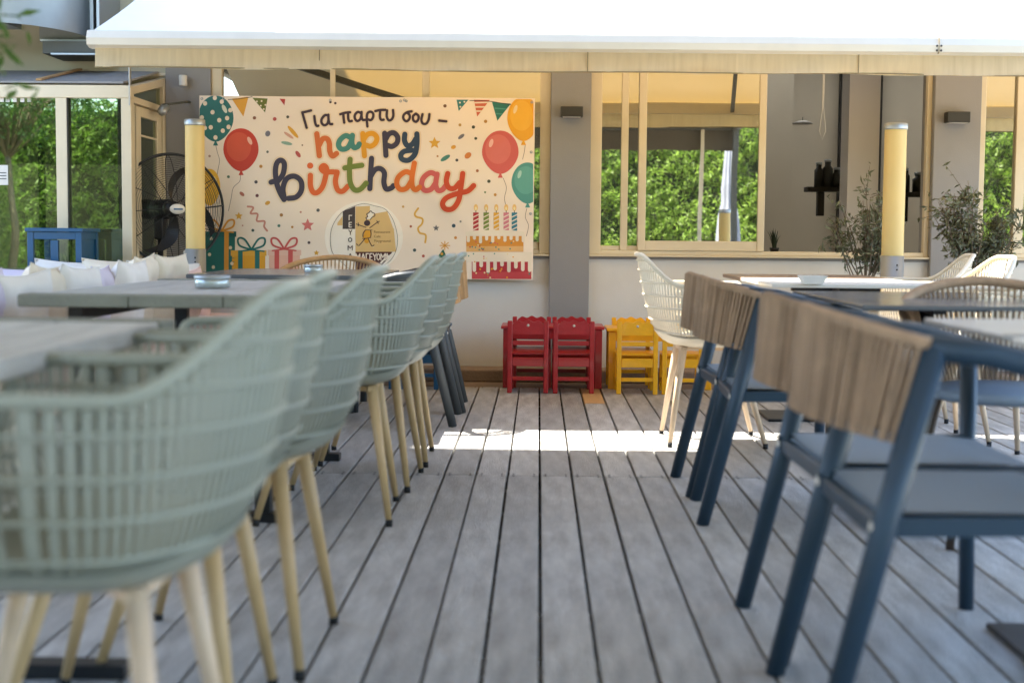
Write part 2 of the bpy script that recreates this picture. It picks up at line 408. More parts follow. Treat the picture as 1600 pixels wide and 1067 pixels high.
# door leaf in the side wall with glazing bar
dl = MB(); ya, yb = .16, D-.10
for y0_, y1_ in ((ya, ya+.10), (yb-.10, yb)): dl.box(xcn-.045, xcn-.012, y0_, y1_, .0, zt0-.03)
dl.box(xcn-.045, xcn-.012, ya+.1, yb-.1, zt0-.09, zt0-.03); dl.box(xcn-.045, xcn-.012, ya+.1, yb-.1, .0, .14)
dr = dl.build('door', 'frame_cream', ver, bevel=.003)
MB().box(xcn-.03, xcn-.026, ya+.1, yb-.1, .14, zt0-.09).build('pane', 'pane_veranda', dr)
MB().box(xcn-.038, xcn-.018, ya+.1, yb-.1, zt0-.21, zt0-.198).build('glazing_bar', 'frame_cream', dr)
V(xcn-.05, xcn-.01, .07, .12, .0, zt0-.03, 'door_jamb', 'frame_cream')
V(xcn-.05, xcn-.02, .12, .16, .0, zt0-.03, 'gasket', 'dark')
# lean-to roof
zr0, zr1 = zt1+.012, at(100, 117, WY).z+.01
r = MB(); r.add([(-6.5, .02, zr0), (xcn-.05, .02, zr0), (xcn-.05, D-.02, zr1), (-6.5, D-.02, zr1),
                 (-6.5, .02, zr0+.012), (xcn-.05, .02, zr0+.012), (xcn-.05, D-.02, zr1+.012), (-6.5, D-.02, zr1+.012)],
                [(0,3,2,1),(4,5,6,7),(0,1,5,4),(2,3,7,6),(1,2,6,5),(0,4,7,3)])
r.build('roof_panel', 'wall_grey', ver)
r = MB(); r.bar((vx(55)+.02, .03, zr0+.022), (vx(55)+.02, D-.03, zr1+.022), .035, .012); r.build('roof_bar', 'rope_tan', ver)
V(xcn-.012, xcn-.004, -.004, .03, zt1-.12, zt1+.13, 'downpipe', 'steel')
# inside veranda
V(-6.5, xcn-.1, 4.0, 4.1, -.1, 2.6, 'back_wall', 'interior', 0)
V(-6.5, xcn-.1, .1, 4.0, -.125, -.05, 'floor', 'interior', 0)
V(xcn-.10, xcn-.06, D+.24, 4.0, -.1, 2.6, 'side_wall', 'interior', 0)
V(vx(-45)+.25, vx(-45)+.262, -.001, .029, .0, .002, 'threshold', 'steel', 0)

# printed notice on the glass
nx, nz = XZ(-4, 289, VY); n2, nz2 = XZ(10, 258, VY)
t = thing('paper_notice', 'white paper notice stuck to the veranda glass at the left edge', 'notice', (nx, VY+.024, nz))
MB().box(-.06, n2-nx, 0, .002, 0, nz2-nz).build('sheet', 'hpl_white', t)
ln = MB()
for i in range(3): ln.box(-.04, n2-nx-.01, -.0012, -.0004, .035+i*.018, .040+i*.018)
ln.build('print', 'dark', t, kind='stuff')
# white fragments of letters on the glass under the rail
lt = MB()
for uu in (3, 12, 23, 35, 46):
    x, z = XZ(uu, 158.3, VY+.025); lt.box(x-.012, x+.012, 0, .0015, z-.006, z+.022)
tag(lt.build('glass_lettering', 'hpl_white', None, (0, VY+.024, 0)), 'white lettering half hidden under the veranda top rail', 'lettering')

# duct ---------------------------------------------------------------------
dY = 8.75
p = lambda u, v: at(u, v, dY)
du = thing('ventilation_duct', 'galvanised steel air duct elbow on the wall above the veranda', 'duct', (p(60, 40).x, dY, p(60, 40).z))
o0 = Vector(du.location)
e = MB(); a = p(-60, 28)-o0; bq = p(113, 48)-o0; top = 2.78-o0.z
def fnn(s_, t_):
    ang = s_*PI/2; R = .40
    return Vector((bq.x-R*1.05+R*1.05*math.sin(ang), .12-.42*math.cos(ang)+.3, bq.z + (top-bq.z)*t_ + (1-s_)*.045))
e.grid(fnn, 16, 2)
e.box(a.x-1, bq.x-.42, .0, .3, bq.z+.045, top)
e.box(bq.x-.35, bq.x, .42, .9, bq.z, top)
e.build('elbow', 'galv', du)
e = MB(); e.box(bq.x-.02, bq.x+.02, .36, .41, bq.z-.02, top); e.box(bq.x-.33, bq.x-.02, .37, .41, bq.z-.02, bq.z); e.build('flange', 'steel', du, bevel=.003)
l0 = p(40, 74)-o0; l1 = p(131, 48)-o0
e = MB(); e.box(l0.x, l1.x, .30, .7, l0.z, bq.z-.025); e.build('outlet_box', 'galv_dark', du)
e = MB(); e.box(l1.x, l1.x+.02, .25, .7, l0.z-.01, top-.12); e.box(l0.x+.06, l1.x-.002, .27, .3, l0.z-.012, l0.z+.001); e.build('outlet_flange', 'steel', du, bevel=.002)

# wall lights, sensor, camera --------------------------------------------------
def wall_light(u0, v0, u1, v1, label):
    Y = WY-.06; a = at(u0, v1, Y-.09); b_ = at(u1, v0, Y-.09)
    t = thing('wall_light', label, 'wall lamp', ((a.x+b_.x)/2, Y, (a.z+b_.z)/2), 0, 'box wall lights on the pillars')
    w = (b_.x-a.x)/2; h = (b_.z-a.z)/2
    MB().box(-w, w, -.10, -.012, -h, h).build('housing', 'lamp_box', t, bevel=.003)
    MB().box(-w*.7, w*.7, -.012, 0, -h*.6, h*.6).build('mounting_plate', 'dark', t)
    MB().box(-w*.8, w*.8, -.09, -.02, -h-.003, -h+.001).build('diffuser', 'hpl_white', t)
wall_light(876, 167, 911, 182.5, 'black box wall light on the grey pillar right of the birthday banner')
wall_light(1480, 175, 1516, 191.5, 'black box wall light on the pillar at far right above the shrub')
a = at(285, 126, WY-.1)
t = thing('wall_sensor', 'small white cylindrical sensor on the grey wall above the fan', 'sensor', (a.x, WY-.022, a.z))
MB().lathe([(0,-.035),(.024,-.035),(.027,-.03),(.027,.03),(.024,.035),(0,.035)], 20, Matrix.Translation((0,-.06,0))).build('body', 'hpl_white', t)
MB().box(-.012, .012, -.035, 0, -.012, .012).build('bracket', 'steel', t)
a = at(296, 160, WY-.03); b_ = at(255, 164, 9.1)
t = thing('spotlight', 'grey spotlight on a thin arm beside the veranda door', 'spotlight', tuple(a))
MB().tube([(0,.03,0), (0,-.02,0), Vector(b_)-a], .007, 8).build('arm', 'galv_dark', t)
bb = Vector(b_)-a
MB().lathe([(0,-.05),(.03,-.05),(.034,-.04),(.03,.03),(.015,.05),(0,.05)], 18, Matrix.Translation(bb+Vector((0,0,-.035))) @ Matrix.Rotation(1.9, 4, 'X')).build('head', 'steel', t)

# ================================================================== AWNING over the windows
ABY = 7.62
tz = at(142, 47, ABY).z; bz = at(142, 75, ABY).z; vz = at(142, 106, ABY).z
xl = at(138, 75, ABY).x; xr = 4.9
# slightly sloping bar, as hung
zr = lambda x, z: z
aw = thing('retractable_awning', 'large white retractable awning with beige valance above the windows', 'awning', (0, ABY, 0))
aw.location.z = -.007; aw.rotation_euler = (0, .0026, 0)
bar = MB(); h = tz-bz
prof = [(-.0,0),(-.045,.012),(-.05,h*.5),(-.035,h*.92),(.0,h),(.02,h*.9),(.05,.0)]
vs = []
for X in (xl, xr):
    for y, z in prof: vs.append((X, y, bz+z))
n_ = len(prof)
bar.add(vs, [tuple(range(n_))[::-1], tuple(range(n_, 2*n_))] + [(i, (i+1) % n_, n_+(i+1) % n_, n_+i) for i in range(n_)])
bo = bar.build('front_bar', 'awning_bar', aw)
sl = math.tan(math.radians(22))
Dw = WY-ABY-.05
def fab(s_, t_):
    X = xl+.02+(xr-xl-.04)*s_; y = .0+Dw*t_
    return Vector((X, y, tz-.004 + y*sl - .03*math.sin(PI*t_) + .006*math.sin(X*9)*math.sin(PI*t_)))
MB().grid(fab, 80, 8).build('fabric', 'awning', aw)
NS = [(xl+.03, at(498, 90, ABY).x), (at(498, 90, ABY).x, at(917, 95, ABY).x), (at(917, 95, ABY).x, at(1340, 100, ABY).x), (at(1340,100,ABY).x, xr-.03)]
for i, (a, b_) in enumerate(NS):
    def vf(s_, t_, a=a, b_=b_):
        X = a+(b_-a)*s_
        return Vector((X, .004+(.010*math.sin(X*7+t_*1.5)+.006*math.sin(X*17))*t_, bz+.002-(bz-vz)*t_ + (.0035*math.sin(X*5.3)+.002*math.sin(X*13))*t_))
    MB().grid(vf, 40, 4).build('valance_strip', 'valance', aw)
    MB().box(b_-.003, b_+.002, -.004, .0, vz+.004, bz).build('seam', 'seam', aw)
hem = MB(); hem.tube([(xl+.03+(xr-xl-.06)*i/60, .004+.010*math.sin((xl+.03+(xr-xl-.06)*i/160)*7+1.5)+.006*math.sin((xl+.03+(xr-xl-.06)*i/160)*17), vz+.003+.0035*math.sin((xl+.03+(xr-xl-.06)*i/160)*5.3)+.002*math.sin((xl+.03+(xr-xl-.06)*i/160)*13)) for i in range(161)], .0035, 6)
hem.build('hem', 'seam', aw)
bl = MB(); q = at(1466, 72, ABY-.05)
for dx in (-.011, .011):
    for dz in (-.012, .012): bl.lathe([(0,.003),(.005,.003),(.006,0)], 10, Matrix.Translation((q.x+dx, -.049, q.z+dz)) @ Matrix.Rotation(PI/2, 4, 'X'))
bl.build('bolt', 'dark', aw)
MB().box(q.x-.001, q.x+.001, -.0515, -.02, bz+.004, tz-.01).build('joint', 'seam', aw)
wallz = tz+Dw*sl
for x0_, x1_ in ((-1.7, -.9), (.9, 1.5), (3.6, 4.3)):
    ar = MB(); el = Vector((x0_-.45 if x0_ < 0 else x0_+.5, Dw*.55, tz+Dw*.5*sl-.10))
    ar.bar((x0_, Dw, wallz-.14), el, .035, .05); ar.bar(el, (x1_, .05, tz-.06), .03, .045)
    ar.build('folding_arm', 'galv_dark', aw)
MB().tube([(xl+.1, Dw-.02, wallz+.0), (xr-.1, Dw-.02, wallz+.0)], .045, 12).build('roller_tube', 'awning_bar', aw)

# ================================================================== big canopy over the deck (out of frame; shades and is mirrored)
cp = thing('deck_canopy', 'large taut fabric canopy stretched over the dining deck', 'canopy', (0, 0, 0))
CZ = 2.45; C0, C1 = -1.0, 7.10; CX0, CX1 = -3.0, 2.7
MB().grid(lambda s_, t_: Vector((CX0+(CX1-CX0)*s_, C0+(C1-C0)*t_, CZ-.05*math.sin(PI*s_)*math.sin(PI*t_)+.02)), 20, 20).build('fabric', 'canopy', cp)
for x in (CX0, CX1): MB().box(x-.04, x+.04, C0, C1, CZ-.02, CZ+.06).build('side_beam', 'galv_dark', cp)
for y in (C0, C1): MB().box(CX0, CX1, y-.03, y+.03, CZ-.025, CZ+.065).build('cross_beam', 'galv_dark', cp)
MB().box(CX0, CX1, C0-.035, C0-.031, CZ-.30, CZ-.02).build('valance', 'canopy', cp)
for x in (CX0, CX1):
    for y in (C0+.1, C1-.1): MB().box(x-.04, x+.04, y-.04, y+.04, -.02, CZ-.02).build('post', 'galv_dark', cp)
MB().box(2.22, 2.27, C0+.02, C0+.07, -.02, CZ-.02).build('post', 'frame_cream', cp)

# ================================================================== hedges behind the viewer (mirrored in the glass)
def leaves_mesh(P, N, size, aspect=.6, jitter=.9):
    """numpy: a folded leaf quad at every point"""
    n = len(P)
    a = np.random.normal(size=(n,3)) ; a = N + a*jitter; a /= np.linalg.norm(a, axis=1)[:,None]
    r = np.random.normal(size=(n,3)); t = np.cross(a, r); t /= np.linalg.norm(t, axis=1)[:,None]+1e-9
    b_ = np.cross(a, t); s_ = size*(.6+.8*np.random.rand(n,1))
    v = np.stack([P-t*s_, P-b_*s_*aspect*.5+a*s_*.12, P+t*s_, P+b_*s_*aspect*.5+a*s_*.12], 1).reshape(-1,3)
    me = bpy.data.meshes.new('leaves')
    me.vertices.add(len(v)); me.vertices.foreach_set('co', v.ravel())
    me.loops.add(n*4); me.loops.foreach_set('vertex_index', np.arange(n*4))
    me.polygons.add(n); me.polygons.foreach_set('loop_start', np.arange(n)*4); me.polygons.foreach_set('loop_total', np.full(n, 4))
    me.update(); me.validate(); return me
def hedge(x0, x1, y0, y1, h, label, cnt, size=.045):
    t = thing('hedge', label, 'hedge', ((x0+x1)/2, (y0+y1)/2, -.14))
    w = (x1-x0)/2; d = (y1-y0)/2
    MB().box(-w+.5, w-.5, -d+.5, d-.5, 0, h-.2).build('shade_core', 'hedge_core', t)  # near-black solid, colour stands in for shade deep inside the hedge
    k2 = int(cnt*.07)
    X = np.random.uniform(-w, w, cnt); Z = np.random.uniform(0, h, cnt)**1.0
    Yf = np.where(np.random.rand(cnt) < .5, d, -d) if d > w else np.full(cnt, d)
    lump = .05*np.sin(X*2.1+Z*1.7)+.05*np.sin(X*5.3-Z*3.1)+.04*np.sin(X*9.7+Z*7.7)+.03*np.sin(X*19.7-Z*17.7)
    P = np.stack([X, Yf-.16+lump-np.abs(np.random.normal(0,.05,cnt)), Z], 1)
    P[:k2] = np.stack([np.random.uniform(-w, w, k2), np.random.uniform(-d, d, k2), h-.12+lump[:k2]-np.abs(np.random.normal(0,.08,k2))], 1)
    N = np.tile([0, .8, .6], (cnt, 1))
    dens = np.sin(X*3.3+2*np.sin(Z*2.9))+np.sin(Z*5.1+1.5*np.sin(X*2.3))+.8*np.sin(X*11+Z*7)+.8*np.sin(X*6.1-Z*12)
    keep = (dens > -.9) | (np.random.rand(cnt) < .35); keep[:k2] = True
    P[:,1] -= np.where(dens < -.3, .12, 0)
    if d > w:
        k3 = cnt//1
        P = np.stack([w-.14+.5*lump-np.abs(np.random.normal(0,.07,cnt)), np.random.uniform(-d, d, cnt), Z], 1)
        P[:k2] = np.stack([np.random.uniform(-w, w, k2), np.random.uniform(-d, d, k2), h-.1+lump[:k2]], 1)
        if x0 > 0: P[:,0] *= -1
        N = np.tile([.8 if x0 < 0 else -.8, 0, .6], (cnt, 1))
    P = P[keep]; N = N[keep]
    me = leaves_mesh(P, N, size); me.materials.append(MATS['leaf_green'])
    obj('leaves', me, t, kind='stuff')
hedge(-14, 13, -9.6, -8.4, 3.5, 'tall clipped green hedge running along the garden side of the deck', 150000)
hedge(-10.5, -9.2, -8.3, 6.5, 2.6, 'lower green hedge beyond the left end of the deck', 40000)
# ================================================================== FURNITURE BUILDERS (built facing local +Y)
def shell_chair(label, skin, wood, group):
    t = thing('shell_armchair', label, 'chair', (0,0,0), 0, group)
    ZB = .445; A = .31; n_ = 2.9
    def H(ph):                         # rim height by angle from the front
        a = abs(math.degrees(ph))
        return ZB + (.715-ZB)*sm(22, 56, a) + (.85-.715)*sm(108, 168, a) - .012*(1-sm(0, 25, a))
    def plan(ph):
        c = math.cos(ph); s_ = math.sin(ph); back = sm(100, 175, abs(math.degrees(ph)))
        x = A*(1-.20*back)*math.copysign(abs(s_)**(2/n_), s_)
        y = (.27 if c > 0 else .285)*math.copysign(abs(c)**(2/n_), c)
        return x, y
    def S(ph, tau, off=0):
        q = .38; f = math.sin(tau*PI/2)**q; g_ = 1-math.cos(tau*PI/2)**.46 if tau < 1 else 1
        x, y = plan(ph); h = H(ph)
        k = .93+.07*min(1, g_*(h-ZB)/(.715-ZB)*1.0)
        k = k if h > ZB+.03 else .93+.07*tau
        wb = sm(85, 150, abs(math.degrees(ph))); k = k*(1-wb) + (.85+.15*g_)*wb
        k = max(k, (.93-.08*wb)+(.07+.0*wb)*tau*(1-sm(20, 50, abs(math.degrees(ph)))))
        p = Vector((x*f*k*(1+off), y*f*k*(1+off) - .03*g_*sm(120, 180, abs(math.degrees(ph))), ZB + (h-ZB)*g_ - off*.03))
        return p
    # seat pan
    m = MB(); NP = 48
    rows = [0.0, .12, .24, .34, .42, .50, .55]
    for sgn, dz in ((1, .004), (-1, -.007)):
        vs = []; fs = []
        for i, r in enumerate(rows):
            for k in range(NP):
                p = S(-PI+2*PI*k/NP, r); vs.append((p.x, p.y, p.z+dz))
        for i in range(len(rows)-1):
            for k in range(NP):
                k2 = (k+1) % NP; fs.append((i*NP+k, i*NP+k2, (i+1)*NP+k2, (i+1)*NP+k))
        m.add(vs, fs, True)
    m.build('seat', skin, t)
    # slats
    m = MB(); NS_ = 96; segs = [.52]+[math.acos((1-g0)**(1/.46))*2/PI for g0 in (.24, .32, .42, .53, .64, .75, .87)]+[1.0]
    for k in range(NS_):
        ph = -PI+2*PI*(k+.5)/NS_
        w = 2*PI/NS_*.27
        vs = []
        for tau in segs:
            for off in (0, -.012):
                for d_ in (-w, w): vs.append(S(ph+d_, tau, off))
        fs = []
        for i in range(len(segs)-1):
            o = i*4; fs += [(o, o+1, o+5, o+4), (o+3, o+2, o+6, o+7), (o+1, o+3, o+7, o+5), (o+2, o, o+4, o+6)]
        m.add(vs, fs, False)
    m.build('slats', skin, t, kind='stuff')
    # horizontal ribs
    for zr_ in (.505, .56, .615, .67, .725, .78, .825):
        path = []
        for k in range(-90, 91):
            ph = PI + k*PI/90*.92
            ph = math.atan2(math.sin(ph), math.cos(ph))
            if H(ph) < zr_+.008: continue
            g_ = (zr_-ZB)/(H(ph)-ZB); tau = math.acos(max(0, min(1, (1-g_)))**(1/.46))*2/PI
            path.append((k, S(ph, tau, .004)))
        if len(path) < 5: continue
        MB().tube([p for _, p in path], .0045, 6, up=(0,0,1)).build('rib', skin, t)
    # rim
    rim = [S(-PI+2*PI*k/96, 1.0) for k in range(96)]
    MB().tube(rim, .0105, 8, closed=True).build('rim', skin, t)
    # legs
    for sx in (-1, 1):
        for (y0, y1) in ((.13, .25), (-.11, -.17)):
            l = MB().tube([(sx*.13, y0, .440), (sx*.215, y1, .02)], [.019, .0105], 12).build('leg', wood, t)
            MB().lathe([(0,0),(.011,0),(.0115,.022),(0,.022)], 12, Matrix.Translation((sx*.2185, y1*1.005, 0))).build('foot_cap', 'rubber', l)
    m = MB(); m.bar((-.13,.13,.432), (.13,-.11,.432), .024, .016); m.bar((.13,.13,.429), (-.13,-.11,.429), .024, .016)
    m.bar((-.15,.13,.431), (.15,.13,.431), .022, .018); m.bar((-.15,-.11,.431), (.15,-.11,.431), .022, .018)
    m.build('under_frame', wood, t)
    return t

def rope_chair(label, frame, rope, group, n=58, rr=.0055, open_=1.0):
    t = thing('rope_armchair', label, 'chair', (0,0,0), 0, group)
    # local: seat centre 0; back posts foot y=-.32, top y=-.15
    for sx in (-1, 1):
        l = MB().tube([(sx*.245, -.335, .0), (sx*.25, -.155, .735)], [.021, .026], 12, sx=1.0).build('leg', frame, t)
        l = MB().tube([(sx*.25, .23, .0), (sx*.25, .215, .66)], [.019, .022], 12).build('leg', frame, t)
        MB().tube([(sx*.25, -.165, .735), (sx*.252, -.06, .725), (sx*.252, .08, .69), (sx*.25, .235, .655)], .023, 12).build('armrest', frame, t)
        MB().bar((sx*.243, -.255, .418), (sx*.243, .22, .425), .022, .034).build('side_rail', frame, t)
        MB().lathe([(0,.006),(.009,.006),(.013,.003),(.013,0)], 14, Matrix.Translation((sx*.243, -.252, .416)) @ Matrix.Rotation(PI/2, 4, 'X')).build('bolt_cap', 'hpl_white', t)
    MB().bar((-.24, .225, .41), (.24, .225, .41), .028, .035).build('seat_rail', frame, t, bevel=.004); MB().bar((-.24, -.235, .41), (.24, -.235, .41), .028, .035).build('seat_rail', frame, t, bevel=.004)
    def seat(s_, u_):
        x = -.235+.47*s_; y = -.225+.46*u_
        return Vector((x, y, .437+.006*((2*s_-1)**2) - .012*sm(.8, 1, u_)))
    m = MB().grid(seat, 10, 10); m.box(-.235, .235, -.225, .22, .41, .434); m.build('seat', 'seat_grey', t)
    def top(a): x = .262*a; return Vector((x, -.165-.165*(1-abs(a)**2.4), .742+.048*(1-a*a)))
    def bot(a): x = .25*a; return Vector((x, -.205-.135*(1-abs(a)**2.4), .575+.03*(1-a*a)))
    K = [i/20-1 for i in range(41)]
    MB().tube([top(a) for a in K], .0125, 10).build('top_rail', rope, t)
    MB().tube([bot(a) for a in K], .0105, 10).build('lower_rail', frame, t)
    # one rope mesh reused for every strand: unit strand stretched by scale/rotation is avoided, each strand is placed
    for i in range(n):
        a = -1+2*(i+.5)/n
        jx = random.uniform(-.012, .012)
        p0, p1 = top(a), bot(max(-1, min(1, a+jx)))
        d = (p1-p0).normalized(); out = Vector((p0.x*.6, -1, 0)).normalized()*.0125
        mm = MB().tube([p0+out*.7+Vector((0,0,.006)), (p0+p1)/2+out*.8, p1+out-Vector((0,0,.008))], [rr*1.0, rr*random.uniform(1.0,1.15), rr], 5, cap=False)
        mm.tube([p0-out*.7+Vector((0,0,.004)), p1-out*.8-Vector((0,0,.006))], rr, 4, cap=False)
        mm.build('rope_strand', rope, t)
    return t

def plank_table(label, x0, x1, y0, y1, z, group, n=4, inset=.12):
    cx_, cy_ = (x0+x1)/2, (y0+y1)/2; w = (x1-x0)/2; d = (y1-y0)/2
    t = thing('plank_table', label, 'table', (cx_, cy_, 0), 0, group)
    TH = .036; E = .115
    pw = 2*w/n
    me = MB().box(-pw/2+.0055, pw/2-.0055, -d+E+.008, d-E-.008, -TH, 0).mesh('plank', 'plank_wood', .003)
    for i in range(n): obj('plank', me, t, (-w+pw*(i+.5), 0, z+random.uniform(-.003, .0005)))
    cuts = [-w-.012, -w+.33, -w+.62, w+.0]
    for yy in (-d+E/2, d-E/2):
        for a, b_ in zip(cuts[:-1], cuts[1:]):
            MB().box(a+.0008, b_-.0008, yy-E/2, yy+E/2, z-TH-.002, z-.0005+.001).build('end_board', 'plank_end', t, bevel=.004)
    for sx in (-1, 1):
        for sy in (-1, 1):
            MB().box(sx*(w-inset)-.025, sx*(w-inset)+.025, sy*(d-.22)-.025, sy*(d-.22)+.025, .031, z-TH-.05).build('leg', 'black_metal', t, bevel=.002)
    m = MB()
    for sx in (-1, 1): MB().box(sx*(w-inset)-.022, sx*(w-inset)+.022, -d+.14, d-.14, z-TH-.049, z-TH-.004).build('under_rail', 'black_metal', t, bevel=.002)
    for sy in (-1, 1): MB().box(-w+.05, w-.05, sy*(d-.22)-.03, sy*(d-.22)+.03, .0, .03).build('foot_bar', 'black_metal', t, bevel=.002)
    return t

def pedestal_table(label, x0, x1, y0, y1, z, top, group=None, th=.014, two=False, base='black_metal', flare=False):
    cx_, cy_ = (x0+x1)/2, (y0+y1)/2; w = (x1-x0)/2; d = (y1-y0)/2
    t = thing('pedestal_table', label, 'table', (cx_, cy_, 0), 0, group)
    MB().box(-w, w, -d, d, z-th, z).build('tabletop', top, t, bevel=.003)
    cols = (-d*.55, d*.55) if two else (0,)
    for yy in cols:
        MB().tube([(0, yy, .02), (0, yy, z-th-.02)], .03, 14).build('column', base, t)
        MB().box(-.2, .2, yy-.2, yy+.2, .0, .014).build('base_plate', base, t, bevel=.004)
        m = MB(); m.bar((-.2, yy, z-th-.015), (.2, yy, z-th-.015), .04, .028); m.bar((0, yy-.18, z-th-.018), (0, yy+.18, z-th-.018), .04, .026)
        m.build('top_bracket', base, t)
    return t

def ashtray(label, p, r=.055, h=.035, m='ashglass', group='ashtrays on the tables'):
    t = thing('ashtray', label, 'ashtray', p, 0, group)
    MB().lathe([(0,0),(r*.95,0),(r,.004),(r,h),(r*.9,h),(r*.86,.008),(0,.008)], 28).build('bowl', m, t)
    MB().lathe([(r*.5,h*.75),(r*1.02,h*.75),(r*1.02,h+.003),(r*.5,h+.003)], 28, close=True).build('lid_ring', 'steel', t)
    return t

def pillow_mesh(w, h, th, m, seed=0, dent=.0):
    def f(s_, t_, sgn):
        x = 2*s_-1; y = 2*t_-1
        px = w/2*x*(1-.09*(1-y*y)*abs(x)); py = h/2*y*(1-.09*(1-x*x)*abs(y))
        e = (1-x**4)**.55*(1-y**4)**.55 if abs(x) < 1 and abs(y) < 1 else 0
        z = th/2*e*(1-.25*(x*x+y*y)*.5)
        nn = noise.noise(Vector((x*1.6+seed*3.1, y*1.6, sgn*2+seed)))
        z *= (1+.25*nn)
        z -= dent*e*math.exp(-((x)**2+(y-.55)**2)*5)*th*.5
        wr = .006*noise.noise(Vector((x*5+seed, y*5, 4)))*e
        return Vector((px, sgn*(z)+wr, py+h/2))
    mb = MB()
    for sgn in (-1, 1): mb.grid(lambda a, b_: f(a, b_, sgn), 18, 18)
    n = 18
    edge = [f(i/n, 0, 1) for i in range(n)] + [f(1, i/n, 1) for i in range(n)] + [f(1-i/n, 1, 1) for i in range(n)] + [f(0, 1-i/n, 1) for i in range(n)]
    mb.tube(edge, .0035, 5, closed=True)
    return mb.mesh('pillow', m)

# ------------------------------------------------------------------ left row: green shell chairs (face -X)
RZL = PI/2
G1 = 'green grey shell armchairs in the left row'
ch = shell_chair('green grey slatted shell armchair nearest the viewer, cut by the left edge', 'chair_green', 'leg_pale', G1)
# the four further chairs have beech coloured legs
ch2 = shell_chair('green grey slatted shell armchair, second in the row along the near plank table', 'chair_green', 'leg_wood', G1)
index()
ch.location = (-.655, 2.03, 0); ch.rotation_euler = (0,0,RZL+.0)
ch2.location = (-.70, 2.62, 0); ch2.rotation_euler = (0,0,RZL+.03)
for y, x, rz, lb in ((3.11, -.655, -.02, 'green grey slatted shell armchair, third in the row, beech legs open in the aisle'),
                 (4.68, -.65, .05, 'green grey slatted shell armchair, first one beside the far plank table with the ashtray'),
                 (5.30, -.63, -.03, 'green grey slatted shell armchair in the middle of the far plank table'),
                 (5.86, -.62, .02, 'furthest green grey slatted shell armchair, just before the rope chairs')):
    dup(ch2, (x, y, 0), RZL+rz, lb)
# ------------------------------------------------------------------ cream shell chairs on the right
G2 = 'cream shell armchairs round the sunlit tables'
cc = shell_chair('cream slatted shell armchair beside the sunlit patch, before the yellow toy chairs', 'chair_cream', 'leg_pale', G2)
index()
cc.location = (.76, 6.48, 0); cc.rotation_euler = (0,0,-PI/2)
dup(cc, (1.93, 7.45, 0), PI/2-.1, 'cream slatted shell armchair furthest back at the right, under the olive shrub')
dup(cc, (1.86, 6.62, 0), PI/2+.05, 'cream slatted shell armchair lit by full sun, middle of the three on the right')
dup(cc, (1.93, 5.95, 0), PI/2+.05, 'cream slatted shell armchair cut by the right edge, nearest of the three facing left')
# ------------------------------------------------------------------ blue rope chairs, right row (face +X)
G3 = 'navy framed rope armchairs in the right row'
rc = rope_chair('nearest navy framed rope armchair in the right row, cut by the bottom edge', 'navy', 'rope', G3)
index()
rc.location = (.845, 2.73, 0); rc.rotation_euler = (0,0,-PI/2)
for y, x, rz, lb in ((3.29, .86, .02, 'second navy framed rope armchair from the viewer, overlapping the nearest one'),
                     (4.79, .88, -.03, 'third navy framed rope armchair, beside the dark square table'),
                     (5.25, .885, .05, 'furthest navy framed rope armchair in the right row, by the sunlit strip of deck')):
    dup(rc, (x, y, 0), -PI/2+rz, lb)
# charcoal rope chairs far left row (face -X)
G4 = 'charcoal rope armchairs at the far left table'
r2 = rope_chair('charcoal legged rope armchair with a sunlit tan back at the end of the left row', 'charcoal', 'rope_tan', G4, n=36)
index()
r2.location = (-.745, 7.12, 0); r2.rotation_euler = (0,0,PI/2)
dup(r2, (-.735, 7.66, 0), PI/2+.03, 'charcoal legged rope armchair hidden behind the sunlit tan one, nearest the wall')
# brown open rope chairs facing the viewer
def arch_chair(label, loc, rz, frame, rope, W_=.30, ZT=.80, n=46):
    t = thing('rope_armchair', label, 'chair', loc, rz, 'open strand rope armchairs with arched backs')
    def top(a):                       # a in -1..1 around the back, arms at the ends
        ang = a*PI*.56; x = W_*math.sin(ang); y = -.06-.26*math.cos(ang)
        return Vector((x, y, ZT-.13*abs(a)**1.7))
    def bot(a):
        ang = a*PI*.52; return Vector((.235*math.sin(ang), -.03-.20*math.cos(ang), .45))
    K = [i/24-1 for i in range(49)]
    MB().tube([top(a) for a in K], .016, 10).build('top_rail', rope, t)
    MB().tube([bot(a) for a in K], .011, 8).build('lower_rail', frame, t)
    for i in range(n):
        a = -1+2*(i+.5)/n
        MB().tube([top(a), (top(a)*.5+bot(a)*.5)*1.0+Vector((0,-.008,0)), bot(a)], .0045, 5, cap=False).build('rope_strand', rope, t)
    MB().tube([top(a)*.6+bot(a)*.4 for a in K], .007, 6).build('middle_rail', frame, t)
    m = MB().lathe([(0,.47),(.22,.47),(.24,.462),(.245,.445),(.22,.43),(0,.43)], 28); m.build('seat', 'seat_grey', t)
    for sx in (-1, 1):
        for sy in (-1, 1): MB().tube([(sx*.17, sy*.16, .43), (sx*.23, sy*.22, 0)], [.016, .013], 10).build('leg', frame, t)
    return t
arch_chair('brown rope armchair with arched open back at the head of the right tables', (1.47, 4.45, 0), PI, 'brown_frame', 'rope', W_=.31, ZT=.79, n=52)
arch_chair('tan rope armchair with arched back standing below the banner logo', (-1.2, 8.15, 0), PI, 'brown_frame', 'rope_tan', W_=.31, ZT=.795)

